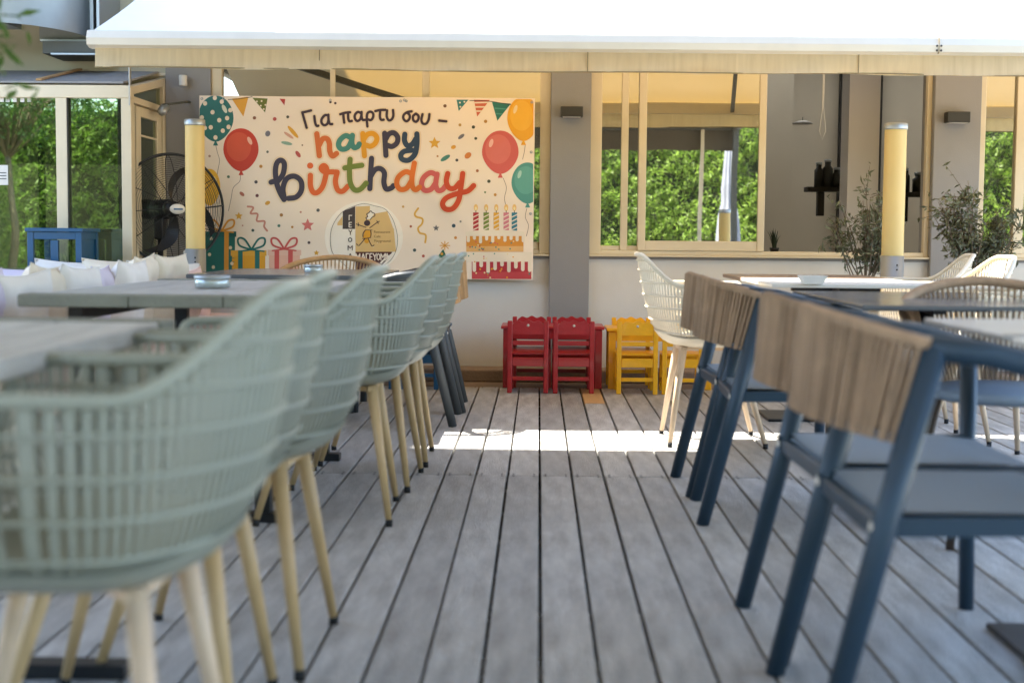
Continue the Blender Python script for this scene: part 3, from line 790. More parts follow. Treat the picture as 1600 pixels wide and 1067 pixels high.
# ------------------------------------------------------------------ tables
TZ = .735
G5 = 'weathered plank tables on the left'
plank_table('weathered plank table nearest the viewer, left edge of the picture', -1.68, -.80, 1.25, 3.12, TZ, G5, inset=.38)
plank_table('weathered plank table with an ashtray on it in the left row', -1.58, -.76, 4.31, 6.02, TZ, G5)
pedestal_table('thin dark table at the far left with a lit ashtray', -1.63, -.76, 6.55, 7.75, TZ+.005, 'hpl_dark', None, .02, True)
ashtray('steel rimmed ashtray on the weathered plank table', tuple(atz(332, 449, TZ+.002)), .062, .038)
ashtray('small ashtray on the thin dark table under the banner logo', tuple(atz(490, 426, TZ+.008)), .045, .036)
pedestal_table('light grey topped table at the right edge, further of two', .935, 1.62, 2.87, 3.46, TZ, 'hpl_grey', 'light grey tables at the right edge')
pedestal_table('light grey topped table at the right edge, nearer of two', .935, 1.62, 2.22, 2.82, TZ-.003, 'hpl_white', 'light grey tables at the right edge')
pedestal_table('dark glossy table reflecting the yellow lamp', .935, 1.60, 4.12, 5.25, TZ, 'hpl_dark', None, .014, False)
pedestal_table('table with its top coloured white for full sun, behind the rope chairs', .99, 1.72, 6.05, 6.98, TZ, 'hpl_white', 'sunlit tables on the right', .016)  # sun bleaching of the top is put into its white colour
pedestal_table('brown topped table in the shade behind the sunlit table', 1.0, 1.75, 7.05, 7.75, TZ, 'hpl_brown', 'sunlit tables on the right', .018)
def dish():
    c = atz(1269, 444, TZ); t = thing('napkin_dish', 'white square dish on the sunlit table', 'dish', (c.x, c.y, TZ+.001))
    w = .055
    m = MB(); m.add([(-w*.7,-w*.7,0),(w*.7,-w*.7,0),(w*.7,w*.7,0),(-w*.7,w*.7,0),(-w,-w,.035),(w,-w,.035),(w,w,.035),(-w,w,.035),
                     (-w*.88,-w*.88,.035),(w*.88,-w*.88,.035),(w*.88,w*.88,.035),(-w*.88,w*.88,.035),(-w*.6,-w*.6,.008),(w*.6,-w*.6,.008),(w*.6,w*.6,.008),(-w*.6,w*.6,.008)],
          [(0,3,2,1),(0,1,5,4),(1,2,6,5),(2,3,7,6),(3,0,4,7),(4,5,9,8),(5,6,10,9),(6,7,11,10),(7,4,8,11),(8,9,13,12),(9,10,14,13),(10,11,15,14),(11,8,12,15),(12,13,14,15)])
    m.build('bowl', 'ceramic', t)
dish()

# ------------------------------------------------------------------ bench with pillows
bn = thing('cushioned_bench', 'long white bench with pink seat pads along the left side of the deck', 'bench', (-2.05, 5.9, 0))
for i in range(4):
    MB().box(-.16, .42, -2.35+i*1.18+.005, -2.35+(i+1)*1.18-.005, .30, .40).build('seat_pad', 'pil_pink', bn, bevel=.02)
MB().box(-.16, .40, -2.35, 2.37, .0, .295).build('seat_box', 'bench_white', bn, bevel=.004)
for i in range(3): MB().box(-.24, -.205, -2.35, 2.37, .06+i*.21, .06+i*.21+.2).build('back_board', 'bench_white', bn, bevel=.004)
for y in (-2.3, -.75, .8, 2.3): MB().box(-.204, -.165, y-.03, y+.03, 0, .66).build('back_post', 'bench_white', bn)
G6 = 'scatter pillows along the bench'
spec = [  # u of pillow centre, depth, top pixel, material, yaw, tilt, size, label
 (-2.00, 4.10, 'pil_white', .05, .42, 'white pillow at the left edge of the picture, first on the bench'),
 (-1.98, 4.48, 'pil_cream', -.06, .43, 'creamy white pillow behind the front end of the plank table'),
 (-2.02, 4.80, 'pil_lilac', .10, .42, 'pale lilac pillow, nearer of the two lilac ones'),
 (-1.98, 5.10, 'pil_white', -.12, .41, 'white pillow just behind the nearer lilac pillow'),
 (-2.02, 5.40, 'pil_cream', .05, .43, 'cream crumpled pillow in the middle of the bench'),
 (-1.99, 5.72, 'pil_white', -.05, .42, 'plain white pillow between the cream one and the second lilac one'),
 (-2.01, 6.05, 'pil_lilac', .12, .41, 'pale lilac pillow, further of the two lilac ones'),
 (-1.97, 6.38, 'pil_white', .0, .43, 'white pillow after the second lilac pillow'),
 (-2.01, 6.72, 'pil_cream', .08, .45, 'warm cream pillow with sharp corners near the fan'),
 (-1.98, 7.10, 'pil_cream', -.08, .45, 'warm cream pillow below the fan, last tall one'),
 (-1.95, 7.50, 'pil_pink', .05, .37, 'pale pink pillow close to the lamp base'),
]
for i, (x, y, m_, yaw, sz, lb) in enumerate(spec):
    o = obj('pillow', pillow_mesh(sz, sz-.02, .16, m_, i+1, .6 if i % 3 == 0 else .2), None, (x+.05, y, .404), (-.25+random.uniform(-.05,.05), random.uniform(-.04,.04), PI/2+yaw+random.uniform(-.35,.25)))
    o.rotation_euler = (Matrix.Rotation(PI/2+yaw, 3, 'Z') @ Matrix.Rotation(.22, 3, 'X') @ Matrix.Rotation(random.uniform(-.06,.06), 3, 'Y')).to_euler()
    tag(o, lb, 'pillow', G6)
# pillows at the head of the bench, seen frontally
for (u, v, Y, m_, lb, s_) in ((250, 411, 8.15, 'pil_white', 'wide white pillow lying across the far end of the bench', .36), (282, 429, 7.95, 'pil_pink', 'pale pink pillow peeking above the far end of the plank table', .30),
                          (115, 408, 8.1, 'pil_white', 'broad white pillow in front of the blue cabinet', .42), (20, 419, 7.9, 'pil_lilac', 'dusky lilac pillow in the shade left of the blue cabinet', .40),
                          (180, 407, 8.12, 'pil_cream', 'cream pillow between the blue cabinet and the door post', .36)):
    tp = at(u, v, Y)
    o = obj('pillow', pillow_mesh(s_*1.15, s_, .14, m_, u), None, (tp.x, tp.y, tp.z-s_*.98), (-.12, .03, .1)); tag(o, lb, 'pillow', G6)
b2 = thing('corner_bench', 'white bench section closing the far end of the left seating', 'bench', (-2.55, 8.05, 0))
MB().box(-1.2, .9, -.3, .22, 0, .40).build('seat_box', 'bench_white', b2, bevel=.004)
MB().box(-1.2, .9, -.32, .20, .404, .47).build('seat_pad', 'pil_pink', b2, bevel=.02)
MB().box(-1.2, .9, .23, .27, 0, .70).build('back_board', 'bench_white', b2, bevel=.004)

# ------------------------------------------------------------------ bollard lamps
def bollard(label, u, Y, vtop, vj, r):
    p = at(u, 300, Y); zt = at(u, vtop, Y).z; zj = at(u, vj, Y).z
    t = thing('bollard_lamp', label, 'lamp', (p.x, Y, 0), 0, 'tall tube bollard lamps')
    MB().lathe([(0,0),(r*1.6,0),(r*1.6,.012),(r*1.06,.02),(r*1.06,zj),(0,zj)], 32).build('base', 'steel', t)
    MB().lathe([(r,zj+.001),(r,zt-.035)], 32).build('light_tube', 'lamp_tube', t)
    MB().lathe([(0,zt-.036),(r*1.06,zt-.036),(r*1.08,zt-.03),(r*1.08,zt-.004),(r*1.0,zt),(0,zt)], 32).build('cap', 'steel', t)
    MB().lathe([(0,zj),(r*.35,zj),(r*.35,zt-.04),(0,zt-.04)], 10).build('inner_tube', 'hpl_white', t)
    MB().lathe([(r*1.065, zj-.14), (r*1.075, zj-.14), (r*1.075, zj-.133), (r*1.065, zj-.133)], 32, close=True).build('joint_ring', 'galv_dark', t)
    for dz in (.05, .075): MB().lathe([(0,.002),(.004,.002),(.005,0)], 8, Matrix.Translation((r*.2, -r*1.06, zj-dz)) @ Matrix.Rotation(PI/2, 4, 'X')).build('screw', 'dark', t)
bollard('tall yellow tube bollard lamp in front of the fan', 305, 8.3, 187, 389, .056)
bollard('tall yellow tube bollard lamp between the two shrubs on the right', 1397, 7.95, 193, 400, .060)
tt = bollard('tall yellow tube bollard lamp outside the picture at the right', 1655, 5.0, 250, 480, .056)

# ------------------------------------------------------------------ kids furniture (chairs show their backs, facing +Y)
def kid_chair(label, paint, group):
    t = thing('toy_chair', label, 'chair', (0,0,0), 0, group)
    w = .108; h = .425
    for sx in (-1, 1):
        MB().box(sx*w-.014, sx*w+.014, -.125, -.098, 0, h+.004).build('leg', paint, t, bevel=.003)
        MB().box(sx*w-.014, sx*w+.014, .11, .137, 0, .225).build('leg', paint, t, bevel=.003)
        MB().box(sx*w-.010, sx*w+.010, -.097, .109, .06, .082).build('side_rail', paint, t)
    # scalloped top rail: outline extruded
    N = 28; vs = []; W2 = w-.015
    for yy in (-.120, -.106):
        for i in range(N+1):
            x = -W2+2*W2*i/N; q = abs(x)/W2
            top_ = h-.012+.016*math.cos(q*PI*.5)**.5 + .006*math.cos(q*PI*3)
            vs += [(x, yy, h-.075), (x, yy, top_)]
    n2 = (N+1)*2; fs = []
    for i in range(N):
        a = i*2; fs += [(a, a+2, a+3, a+1), (n2+a, n2+a+1, n2+a+3, n2+a+2), (a+1, a+3, n2+a+3, n2+a+1), (a, n2+a, n2+a+2, a+2)]
    MB().add(vs, fs).build('top_rail', paint, t)
    MB().lathe([(0,.001),(.008,.001),(.008,0)], 14, Matrix.Translation((0,-.1205,h-.022)) @ Matrix.Rotation(PI/2, 4, 'X')).build('knob_hole', 'hpl_white', t)
    MB().box(-w+.015, w-.015, -.120, -.106, .285, .312).build('back_slat', paint, t, bevel=.002)
    MB().box(-w-.014, w+.014, -.095, .145, .226, .242).build('seat', paint, t, bevel=.003)
    MB().box(-w+.015, w-.015, -.122, -.106, .160, .212).build('seat_rail', paint, t, bevel=.002)
    MB().box(-w+.015, w-.015, -.120, -.108, .075, .098).build('lower_rail', paint, t, bevel=.002)
    MB().box(-w+.015, w-.015, .112, .134, .175, .224).build('front_rail', paint, t, bevel=.002)
    return t
def kid_table(label, paint, x0, x1, y0, y1, h=.383):
    t = thing('toy_table', label, 'table', ((x0+x1)/2, (y0+y1)/2, 0), 0, 'toy tables along the wall')
    w = (x1-x0)/2; d = (y1-y0)/2
    MB().box(-w, w, -d, d, h-.02, h).build('tabletop', paint, t, bevel=.004)
    for sx in (-1, 1):
        for sy in (-1, 1): MB().box(sx*(w-.035)-.022, sx*(w-.035)+.022, sy*(d-.04)-.02, sy*(d-.04)+.02, 0, h-.021).build('leg', paint, t, bevel=.003)
        MB().box(sx*(w-.035)-.01, sx*(w-.035)+.01, -d+.06, d-.06, h-.08, h-.021).build('side_apron', paint, t)
    for sy in (-1, 1): MB().box(-w+.057, w-.057, sy*(d-.04)-.009, sy*(d-.04)+.009, h-.08, h-.021).build('apron', paint, t)
    return t
KY = 8.62
def KX(u, Y=KY): return at(u, 560, Y).x
rk = kid_chair('red toy chair, left one of the front pair', 'red_paint', 'red toy chairs')
yk = kid_chair('yellow toy chair, left one, clear of the cream armchair', 'yellow_paint', 'yellow toy chairs')
bk = kid_chair('blue toy chair half hidden behind the left row of chairs', 'blue_paint', 'blue toy chairs')
index()
rk.location = (KX(826), KY-.08, .0); rk.rotation_euler = (0,0,-.03)
dup(rk, (KX(894.5), KY-.08, 0), .02, 'red toy chair, right one of the front pair')
dup(rk, (KX(830), KY+.30, -.008), PI, 'red toy chair behind the red table on the left, against the wall')
dup(rk, (KX(895), KY+.30, -.008), PI, 'red toy chair behind the red table on the right, against the wall')
yk.location = (KX(992), KY-.09, 0)
dup(yk, (KX(1062), KY-.09, 0), -.02, 'yellow toy chair behind the cream armchair legs')
dup(yk, (KX(992), KY+.30, -.008), PI, 'yellow toy chair behind the yellow table by the wall')
bk.location = (KX(655), KY+.05, 0); dup(bk, (KX(585), KY+.05, 0), 0, 'blue toy chair further left, behind the chair legs')
kid_table('red toy table by the grey pillar', 'red_paint', KX(783, KY+.15), KX(943, KY+.15), KY+.06, KY+.39)
kid_table('yellow toy table below the middle window', 'yellow_paint', KX(946, KY+.15), KX(1113, KY+.15), KY+.05, KY+.38, .375)
kid_table('blue toy table below the banner', 'blue_paint', KX(560, KY+.15), KX(700, KY+.15), KY+.17, KY+.55, .37)

# ------------------------------------------------------------------ fan
FY = 8.95
c0 = at(269, 327, FY)
fn = thing('pedestal_fan', 'large black industrial pedestal fan beside the veranda door', 'fan', (c0.x, FY, 0))
Rf = .345; M0 = Matrix.Translation((0,0,c0.z)) @ Matrix.Rotation(math.radians(37), 4, 'Z') @ Matrix.Rotation(PI/2, 4, 'X')   # local z -> -Y, turned to the right
def ring(r, z, n=48): return [M0 @ Vector((r*math.cos(2*PI*k/n), r*math.sin(2*PI*k/n), z)) for k in range(n)]
dome = lambda r: .085*math.sqrt(max(0, 1-(r/Rf)**2.2))
MB().tube(ring(Rf, 0, 72), .0085, 8, closed=True).build('cage_hoop', 'black_metal', fn)
for sgn, nm in ((1, 'front_grille'), (-1, 'rear_grille')):
    m = MB()
    for i in range(22): r = .06+(Rf-.07)*i/21; m.tube(ring(r, sgn*dome(r), 56), .0012, 4, closed=True)
    for k in range(12):
        a = 2*PI*k/12
        m.tube([M0 @ Vector((r*math.cos(a+.25*r), r*math.sin(a+.25*r), sgn*(dome(r)+.002))) for r in [.05+(Rf-.05)*q/10 for q in range(11)]], .0026, 5)
    m.build(nm, 'black_metal', fn, kind='stuff')
for k in range(3):
    a0 = math.radians((97, 277, 10)[k])
    def bl(s_, t_):
        r = .05+.265*s_; w = .02+.03*math.sin(PI*min(1, s_*.9+.05)); a = a0+ (t_-.5)*w*2/ (r+.05)*.9 - .7*s_*s_
        return M0 @ Vector((r*math.cos(a), r*math.sin(a), (t_-.5)*.06*(1-s_*.5)))
    m = MB().grid(bl, 12, 5); m.build('blade', 'dark', fn)
MB().lathe([(0,.03),(.05,.025),(.055,-.03),(0,-.03)], 20, M0).build('hub', 'dark', fn)
MB().lathe([(0,-.03),(.045,-.04),(.064,-.07),(.064,-.27),(.05,-.295),(0,-.30)], 24, M0).build('motor', 'black_metal', fn)
bd = MB().lathe([(0,dome(0)+.012),(.048,dome(0)+.010),(.052,dome(0)-.0)], 28, M0 @ Matrix.Scale(.62, 4, (0,1,0))).build('badge', 'hpl_white', fn)
m = MB(); m.box(-.030, .030, -.006, .004, 0, .0008, M0 @ Matrix.Translation((0,0,dome(0)+.0125))); m.build('badge_print', 'blue_paint', bd)
MB().box(-.03, .03, -.05, .05, c0.z-.19, c0.z-.06, Matrix.Translation((-.10, .09, 0))).build('neck', 'black_metal', fn, bevel=.006)
MB().tube([(-.10, .09, .03), (-.10, .09, c0.z-.18)], .018, 12).build('pole', 'black_metal', fn)
MB().lathe([(0,0),(.22,0),(.22,.015),(.05,.035),(0,.035)], 28, Matrix.Translation((-.10,.09,-.010))).build('base', 'black_metal', fn)
MB().lathe([(0,.004),(.012,.004),(.013,0)], 14, M0 @ Matrix.Translation((.06,-.27,dome(.27)))).build('clip', 'hpl_white', fn)

# ------------------------------------------------------------------ blue cabinet with plant
BY = 8.2
a = at(42, 356, BY); b_ = at(128, 430, BY); bw = b_.x-a.x
cb = thing('blue_cabinet', 'blue wooden lantern cabinet with glass sides and a plant inside', 'cabinet', (a.x, BY, 0))
zt = a.z; m = MB()
m.box(-.01, bw+.01, -.01, .33, zt-.022, zt); m.build('top', 'blue_paint', cb, bevel=.003)
m = MB()
for x in (0, bw-.035):
    for y in (0, .285): m.box(x, x+.035, y, y+.035, 0, zt-.023)
m.build('corner_post', 'blue_paint', cb, bevel=.002)
m = MB(); m.box(bw/2-.025, bw/2+.02, .004, .03, .32, zt-.07); m.box(.036, bw-.036, .004, .03, zt-.065, zt-.023); m.box(.036, bw-.036, .004, .03, .30, .34)
m.box(.036, bw-.036, .29, .316, zt-.065, zt-.023); m.box(bw-.031, bw-.004, .036, .284, zt-.065, zt-.023); m.build('rail', 'blue_paint', cb, bevel=.002)
MB().box(.036, bw-.036, .04, .28, .30, .32).build('shelf', 'blue_paint', cb)
MB().box(.036, bw-.036, .014, .018, .34, zt-.066).build('pane', 'clear', cb)
MB().box(bw-.02, bw-.014, .036, .284, .2, zt-.066).build('side_panel', 'blue_paint', cb)
def grassy(name, label, loc, n, h, mt, pot='terracotta', pr=.045, cat='plant', spread=.5, wid=.006):
    t = thing(name, label, cat, loc)
    MB().lathe([(0,0),(pr*.75,0),(pr,pr*1.5),(pr*1.1,pr*1.5),(pr*1.1,pr*1.8),(pr*.95,pr*1.8),(pr*.9,pr*1.4),(0,pr*1.4)], 18).build('pot', pot, t)
    m = MB()
    for i in range(n):
        a_ = random.uniform(0, 2*PI); L_ = h*random.uniform(.6, 1.1); s_ = random.uniform(.1, spread); w = wid
        pts = [Vector((math.cos(a_)*(pr*.4+s_*L_*q*q), math.sin(a_)*(pr*.4+s_*L_*q*q), pr*1.5+L_*q*(1-.25*s_*q))) for q in (0,.35,.7,1)]
        px = Vector((-math.sin(a_), math.cos(a_), 0))
        vs = []
        for q, p_ in zip((1,.9,.6,.05), pts): vs += [p_-px*w*q, p_+px*w*q]
        m.add(vs, [(0,1,3,2),(2,3,5,4),(4,5,7,6)])
    m.build('leaves', mt, t, kind='stuff')
    return t
grassy('potted_grass', 'grassy plant in a terracotta pot inside the blue cabinet', (a.x+bw*.74, BY+.16, .321), 120, .42, 'leaf_tree')
q = at(1210, 392, WY+.14)
grassy('snake_plant', 'dark spiky plant on the sill inside the open window', (q.x, WY+.145, SILL+.001), 26, .14, 'hedge_core', 'dark', .03, spread=.45, wid=.005)
# basket pendants inside the veranda
for (u, v, Y, r, lb) in ((122, 168, 9.1, .13, 'dark woven pendant lamp, biggest, behind the veranda glass'), (108, 190, 9.3, .085, 'dark woven pendant lamp, small one hanging lowest'), (80, 172, 9.35, .07, 'dark woven pendant lamp half hidden by the veranda post')):
    p_ = at(u, v, Y); t = thing('basket_pendant', lb, 'pendant lamp', tuple(p_), 0, 'woven pendant lamps in the veranda')
    m = MB()
    for i in range(11):
        zz = -r*.55+r*1.1*i/10; rr_ = r*math.sqrt(max(.05, 1-(zz/(r*.62))**2*.8)); m.tube([(rr_*math.cos(2*PI*k/24), rr_*math.sin(2*PI*k/24), zz) for k in range(24)], .004, 4, closed=True)
    for k in range(16):
        a_ = 2*PI*k/16; m.tube([(r*math.sqrt(max(.05, 1-(zz/(r*.62))**2*.8))*math.cos(a_), r*math.sqrt(max(.05, 1-(zz/(r*.62))**2*.8))*math.sin(a_), zz) for zz in [-r*.55+r*1.1*i/8 for i in range(9)]], .003, 4)
    m.build('woven_shade', 'wicker_dark', t, kind='stuff')
    MB().tube([(0,0,r*.5), (0,0,r*.5+.06)], .003, 5).build('flex', 'dark', t)
# shelf with jars in the interior
def shelf(u0, u1, v, Y, lb, jars):
    a_ = at(u0, v, Y); b_ = at(u1, v, Y); t = thing('wall_shelf', lb, 'shelf', (a_.x, Y, a_.z))
    w = b_.x-a_.x
    MB().box(0, w, 0, .16, -.035, 0).build('board', 'wicker_dark', t)
    MB().box(w*.35, w*.35+.05, .08, .15, -.22, -.036).build('bracket', 'wicker_dark', t)
    for jx, r, h, lab in jars:
        jt = thing('jar', lab, 'jar', (a_.x+jx*w, Y+.07, a_.z+.001), 0, 'jars on the dark shelves inside')
        MB().lathe([(0,0),(r,0),(r,h*.75),(r*.6,h*.85),(r*.6,h),(0,h)], 16).build('body', 'lamp_box', jt)
        MB().lathe([(0,h+.001),(r*.7,h+.001),(r*.7,h+.02),(0,h+.02)], 16).build('lid', 'steel', jt)
shelf(1262, 1318, 292, 11.0, 'dark wall shelf with jars seen through the open window', [(.35, .035, .17, 'tall dark jar on the left shelf'), (.6, .04, .19, 'tallest dark jar on the left shelf'), (.85, .035, .13, 'squat jar at the end of the left shelf')])
shelf(1395, 1447, 300, 10.8, 'dark wall shelf right of the inner column, partly behind the lamp', [(.45, .03, .16, 'slim jar on the right shelf'), (.85, .05, .13, 'round dark jar on the right shelf')])
p_ = at(1254, 193, 11.6); t = thing('disc_pendant', 'flat grey disc pendant lamp in the dark room', 'pendant lamp', tuple(p_))
MB().lathe([(0,.02),(.03,.02),(.085,.0),(.08,-.006),(0,-.004)], 24).build('shade', 'interior_light', t); MB().tube([(0,0,.02),(0,0,.05)], .003, 5).build('flex', 'dark', t)

# ------------------------------------------------------------------ shrubs
def shrub(label, u, Y, vbase_top, rx, rz_, zc, name='potted_olive', nb=26, lc=3200, seed=1, leaf='leaf_olive', ls=.022, xo=0):
    rnd = random.Random(seed); p_ = at(u, 400, Y)
    t = thing(name, label, 'shrub', (p_.x, Y, -.005), 0, 'potted olive shrubs by the wall')
    MB().lathe([(0,0),(.14,0),(.19,.32),(.20,.32),(.20,.36),(.175,.36),(.17,.31),(0,.31)], 24).build('pot', 'pot', t)
    m = MB(); P = []; N = []
    m.tube([(0,0,.3), (.01,.0,.5), (0,.01,.72)], [.014,.011,.009], 8)
    for b in range(nb):
        a_ = rnd.uniform(0, 2*PI); el = rnd.uniform(-.25, 1.35); L_ = rnd.uniform(.55, 1.0)
        d = Vector((math.cos(a_)*math.cos(el)*rx, math.sin(a_)*math.cos(el)*rx*.6, math.sin(el)*rz_))*L_
        s0 = Vector((0, 0, rnd.uniform(.5, .72))); e = Vector((xo, 0, zc)) + d
        mid = (s0+e)/2 + Vector((rnd.uniform(-.05,.05), rnd.uniform(-.05,.05), -.03))
        pts = [s0.lerp(mid, q).lerp(mid.lerp(e, q), q) for q in [i/6 for i in range(7)]]
        m.tube(pts, [.005,.0045,.004,.0035,.003,.002,.0012], 5)
        for s2 in range(7):
            q = rnd.uniform(.35, 1); base = s0.lerp(mid, q).lerp(mid.lerp(e, q), q)
            tw = base + Vector((rnd.gauss(0,.07), rnd.gauss(0,.05), rnd.gauss(.02,.06)))
            m.tube([base, (base+tw)/2+Vector((0,0,.008)), tw], [.0018,.0014,.0008], 4, cap=False)
            for k in range(lc//(nb*7)):
                f_ = rnd.uniform(.1, 1.05); P.append(base.lerp(tw, f_)+Vector((rnd.gauss(0,.012), rnd.gauss(0,.012), rnd.gauss(0,.012))))
    m.build('branches', 'bark', t)
    P = np.array(P); me = leaves_mesh(P, np.tile([0,-.3,.8], (len(P),1)), ls, .55, 1.2); me.materials.append(MATS[leaf])
    obj('foliage', me, t, kind='stuff')
shrub('sparse olive shrub left of the right bollard lamp, in front of the open window', 1352, 8.55, 0, .25, .25, 1.02, seed=3, lc=1500, nb=22, xo=-.0)
shrub('fuller olive shrub in front of the grey pillar at the right', 1520, 8.6, 0, .31, .26, 1.06, seed=8, lc=2700, nb=34)
# leafy branch hanging in at the upper left corner
tr = thing('small_tree', 'out of focus leafy tree reaching into the upper left corner', 'tree', (-2.55, 3.0, -.005))
m = MB(); m.tube([(0,0,0), (.05,.0,.8), (.0,.05,1.5)], [.05,.04,.03], 10); rnd = random.Random(5); P = []
for b in range(60):
    e = Vector((rnd.gauss(.15,.4), rnd.gauss(0,.35), 1.95+rnd.gauss(0,.3)))
    if b < 14: e = Vector((rnd.uniform(1.1, 1.36), rnd.uniform(-.2,.2), rnd.uniform(1.28, 1.52)))
    m.tube([(0,.05,1.45), (Vector((0,.05,1.5))+e)/2+Vector((0,0,.1)), e], [.014,.008,.002], 5)
    for k in range(70): P.append(e+Vector((rnd.gauss(0,.11 if b>=14 else .035), rnd.gauss(0,.1), rnd.gauss(0,.09 if b>=14 else .05))))
m.build('trunk', 'bark', tr)
P = np.array(P); me = leaves_mesh(P, np.tile([0,0,1.], (len(P),1)), .03, .5, 1.2); me.materials.append(MATS['leaf_tree']); obj('crown', me, tr, kind='stuff')
# closed parasol mirrored in the middle window
pr = thing('closed_parasol', 'closed pale parasol standing on the garden side, mirrored in the middle window', 'parasol', (2.98, -3.6, 0))
MB().tube([(0,0,0),(0,0,2.6)], .025, 12).build('pole', 'steel', pr)
MB().grid(lambda s_, t_: Vector(((.05+.11*t_*(1-.35*math.exp(-((t_-.62)/.07)**2)))*(1+.25*math.sin(8*2*PI*s_))*math.cos(2*PI*s_), (.05+.11*t_*(1-.35*math.exp(-((t_-.62)/.07)**2)))*(1+.25*math.sin(8*2*PI*s_))*math.sin(2*PI*s_), 2.5-1.6*t_)), 64, 14, closeu=True).build('cloth', 'parasol_cloth', pr)
MB().box(-.3,.3,-.3,.3,0,.06).build('base', 'stone', pr)

# tree added on the garden side to shade the hedge mirrored in the veranda glass
gt = thing('shade_tree', 'broad leafy tree added to shade the hedge and darken the veranda glass reflection', 'tree', (-9.0, -6.9, -.14))
m = MB(); m.tube([(0,0,0), (.06,.02,1.2), (-.03,.0,2.4)], [.08,.06,.05], 12); P = []; rnd = random.Random(9)
for b in range(70):
    a_ = rnd.uniform(0, 2*PI); rr_ = rnd.uniform(.2, 1.0)**.6
    e = Vector((1.5*rr_*math.cos(a_), 1.1*rr_*math.sin(a_), 3.5+rnd.uniform(-.9, .9)*math.sqrt(max(.05, 1-rr_*rr_*.8))))
    m.tube([(-.03,0,2.3), (Vector((0,0,2.6))+e)/2+Vector((rnd.gauss(0,.1),0,.25)), e], [.016,.01,.004], 5)
    for k in range(170): P.append(e+Vector((rnd.gauss(0,.2), rnd.gauss(0,.18), rnd.gauss(0,.16))))
m.build('trunk', 'bark', gt)
P = np.array(P); me = leaves_mesh(P, np.tile([0,0,1.], (len(P),1)), .045, .55, 1.2); me.materials.append(MATS['leaf_tree']); obj('crown', me, gt, kind='stuff')
# ================================================================== BANNER (flat print on a hanging vinyl sheet)
BAY = 9.37
bo = at(572, 437, BAY)
ban = thing('birthday_banner', 'large cream birthday banner with colourful lettering, balloons and cake hung on the windows', 'banner', tuple(bo))
def wave(x, z): return .010*math.sin(x*4.3+z*2.2)+.006*math.sin(x*9.1-z*5.5+1)+.003*math.sin(z*15+x*3)-.006*math.exp(-((x*.8+z-.9)*14)**2)-.005*math.exp(-((x*.9-z+.1)*16)**2)
def bp(u, v, layer=0):
    p = at(u, v, BAY)-bo
    return Vector((p.x, wave(p.x, p.z)-.001*layer, p.z))
c2 = lambda x, y: (290+x/3.048, 100+y/3.048)
c3 = lambda x, y: (560+x/3.048, 100+y/3.048)
cL = lambda x, y: (400+x/4.444, 160+y/4.444)
cG = lambda x, y: (500+x/8.206, 300+y/8.206)
TL, TR, BR, BL = (312, 150), (836, 154), (832.5, 437.5), (312, 433)
INK = {}
def ink(h):
    if h not in INK:
        INK[h] = mat('ink_'+h, h, .5, var=.05, nscale=5, bump=.04, bscale=25, spec=.35)
    return INK[h]
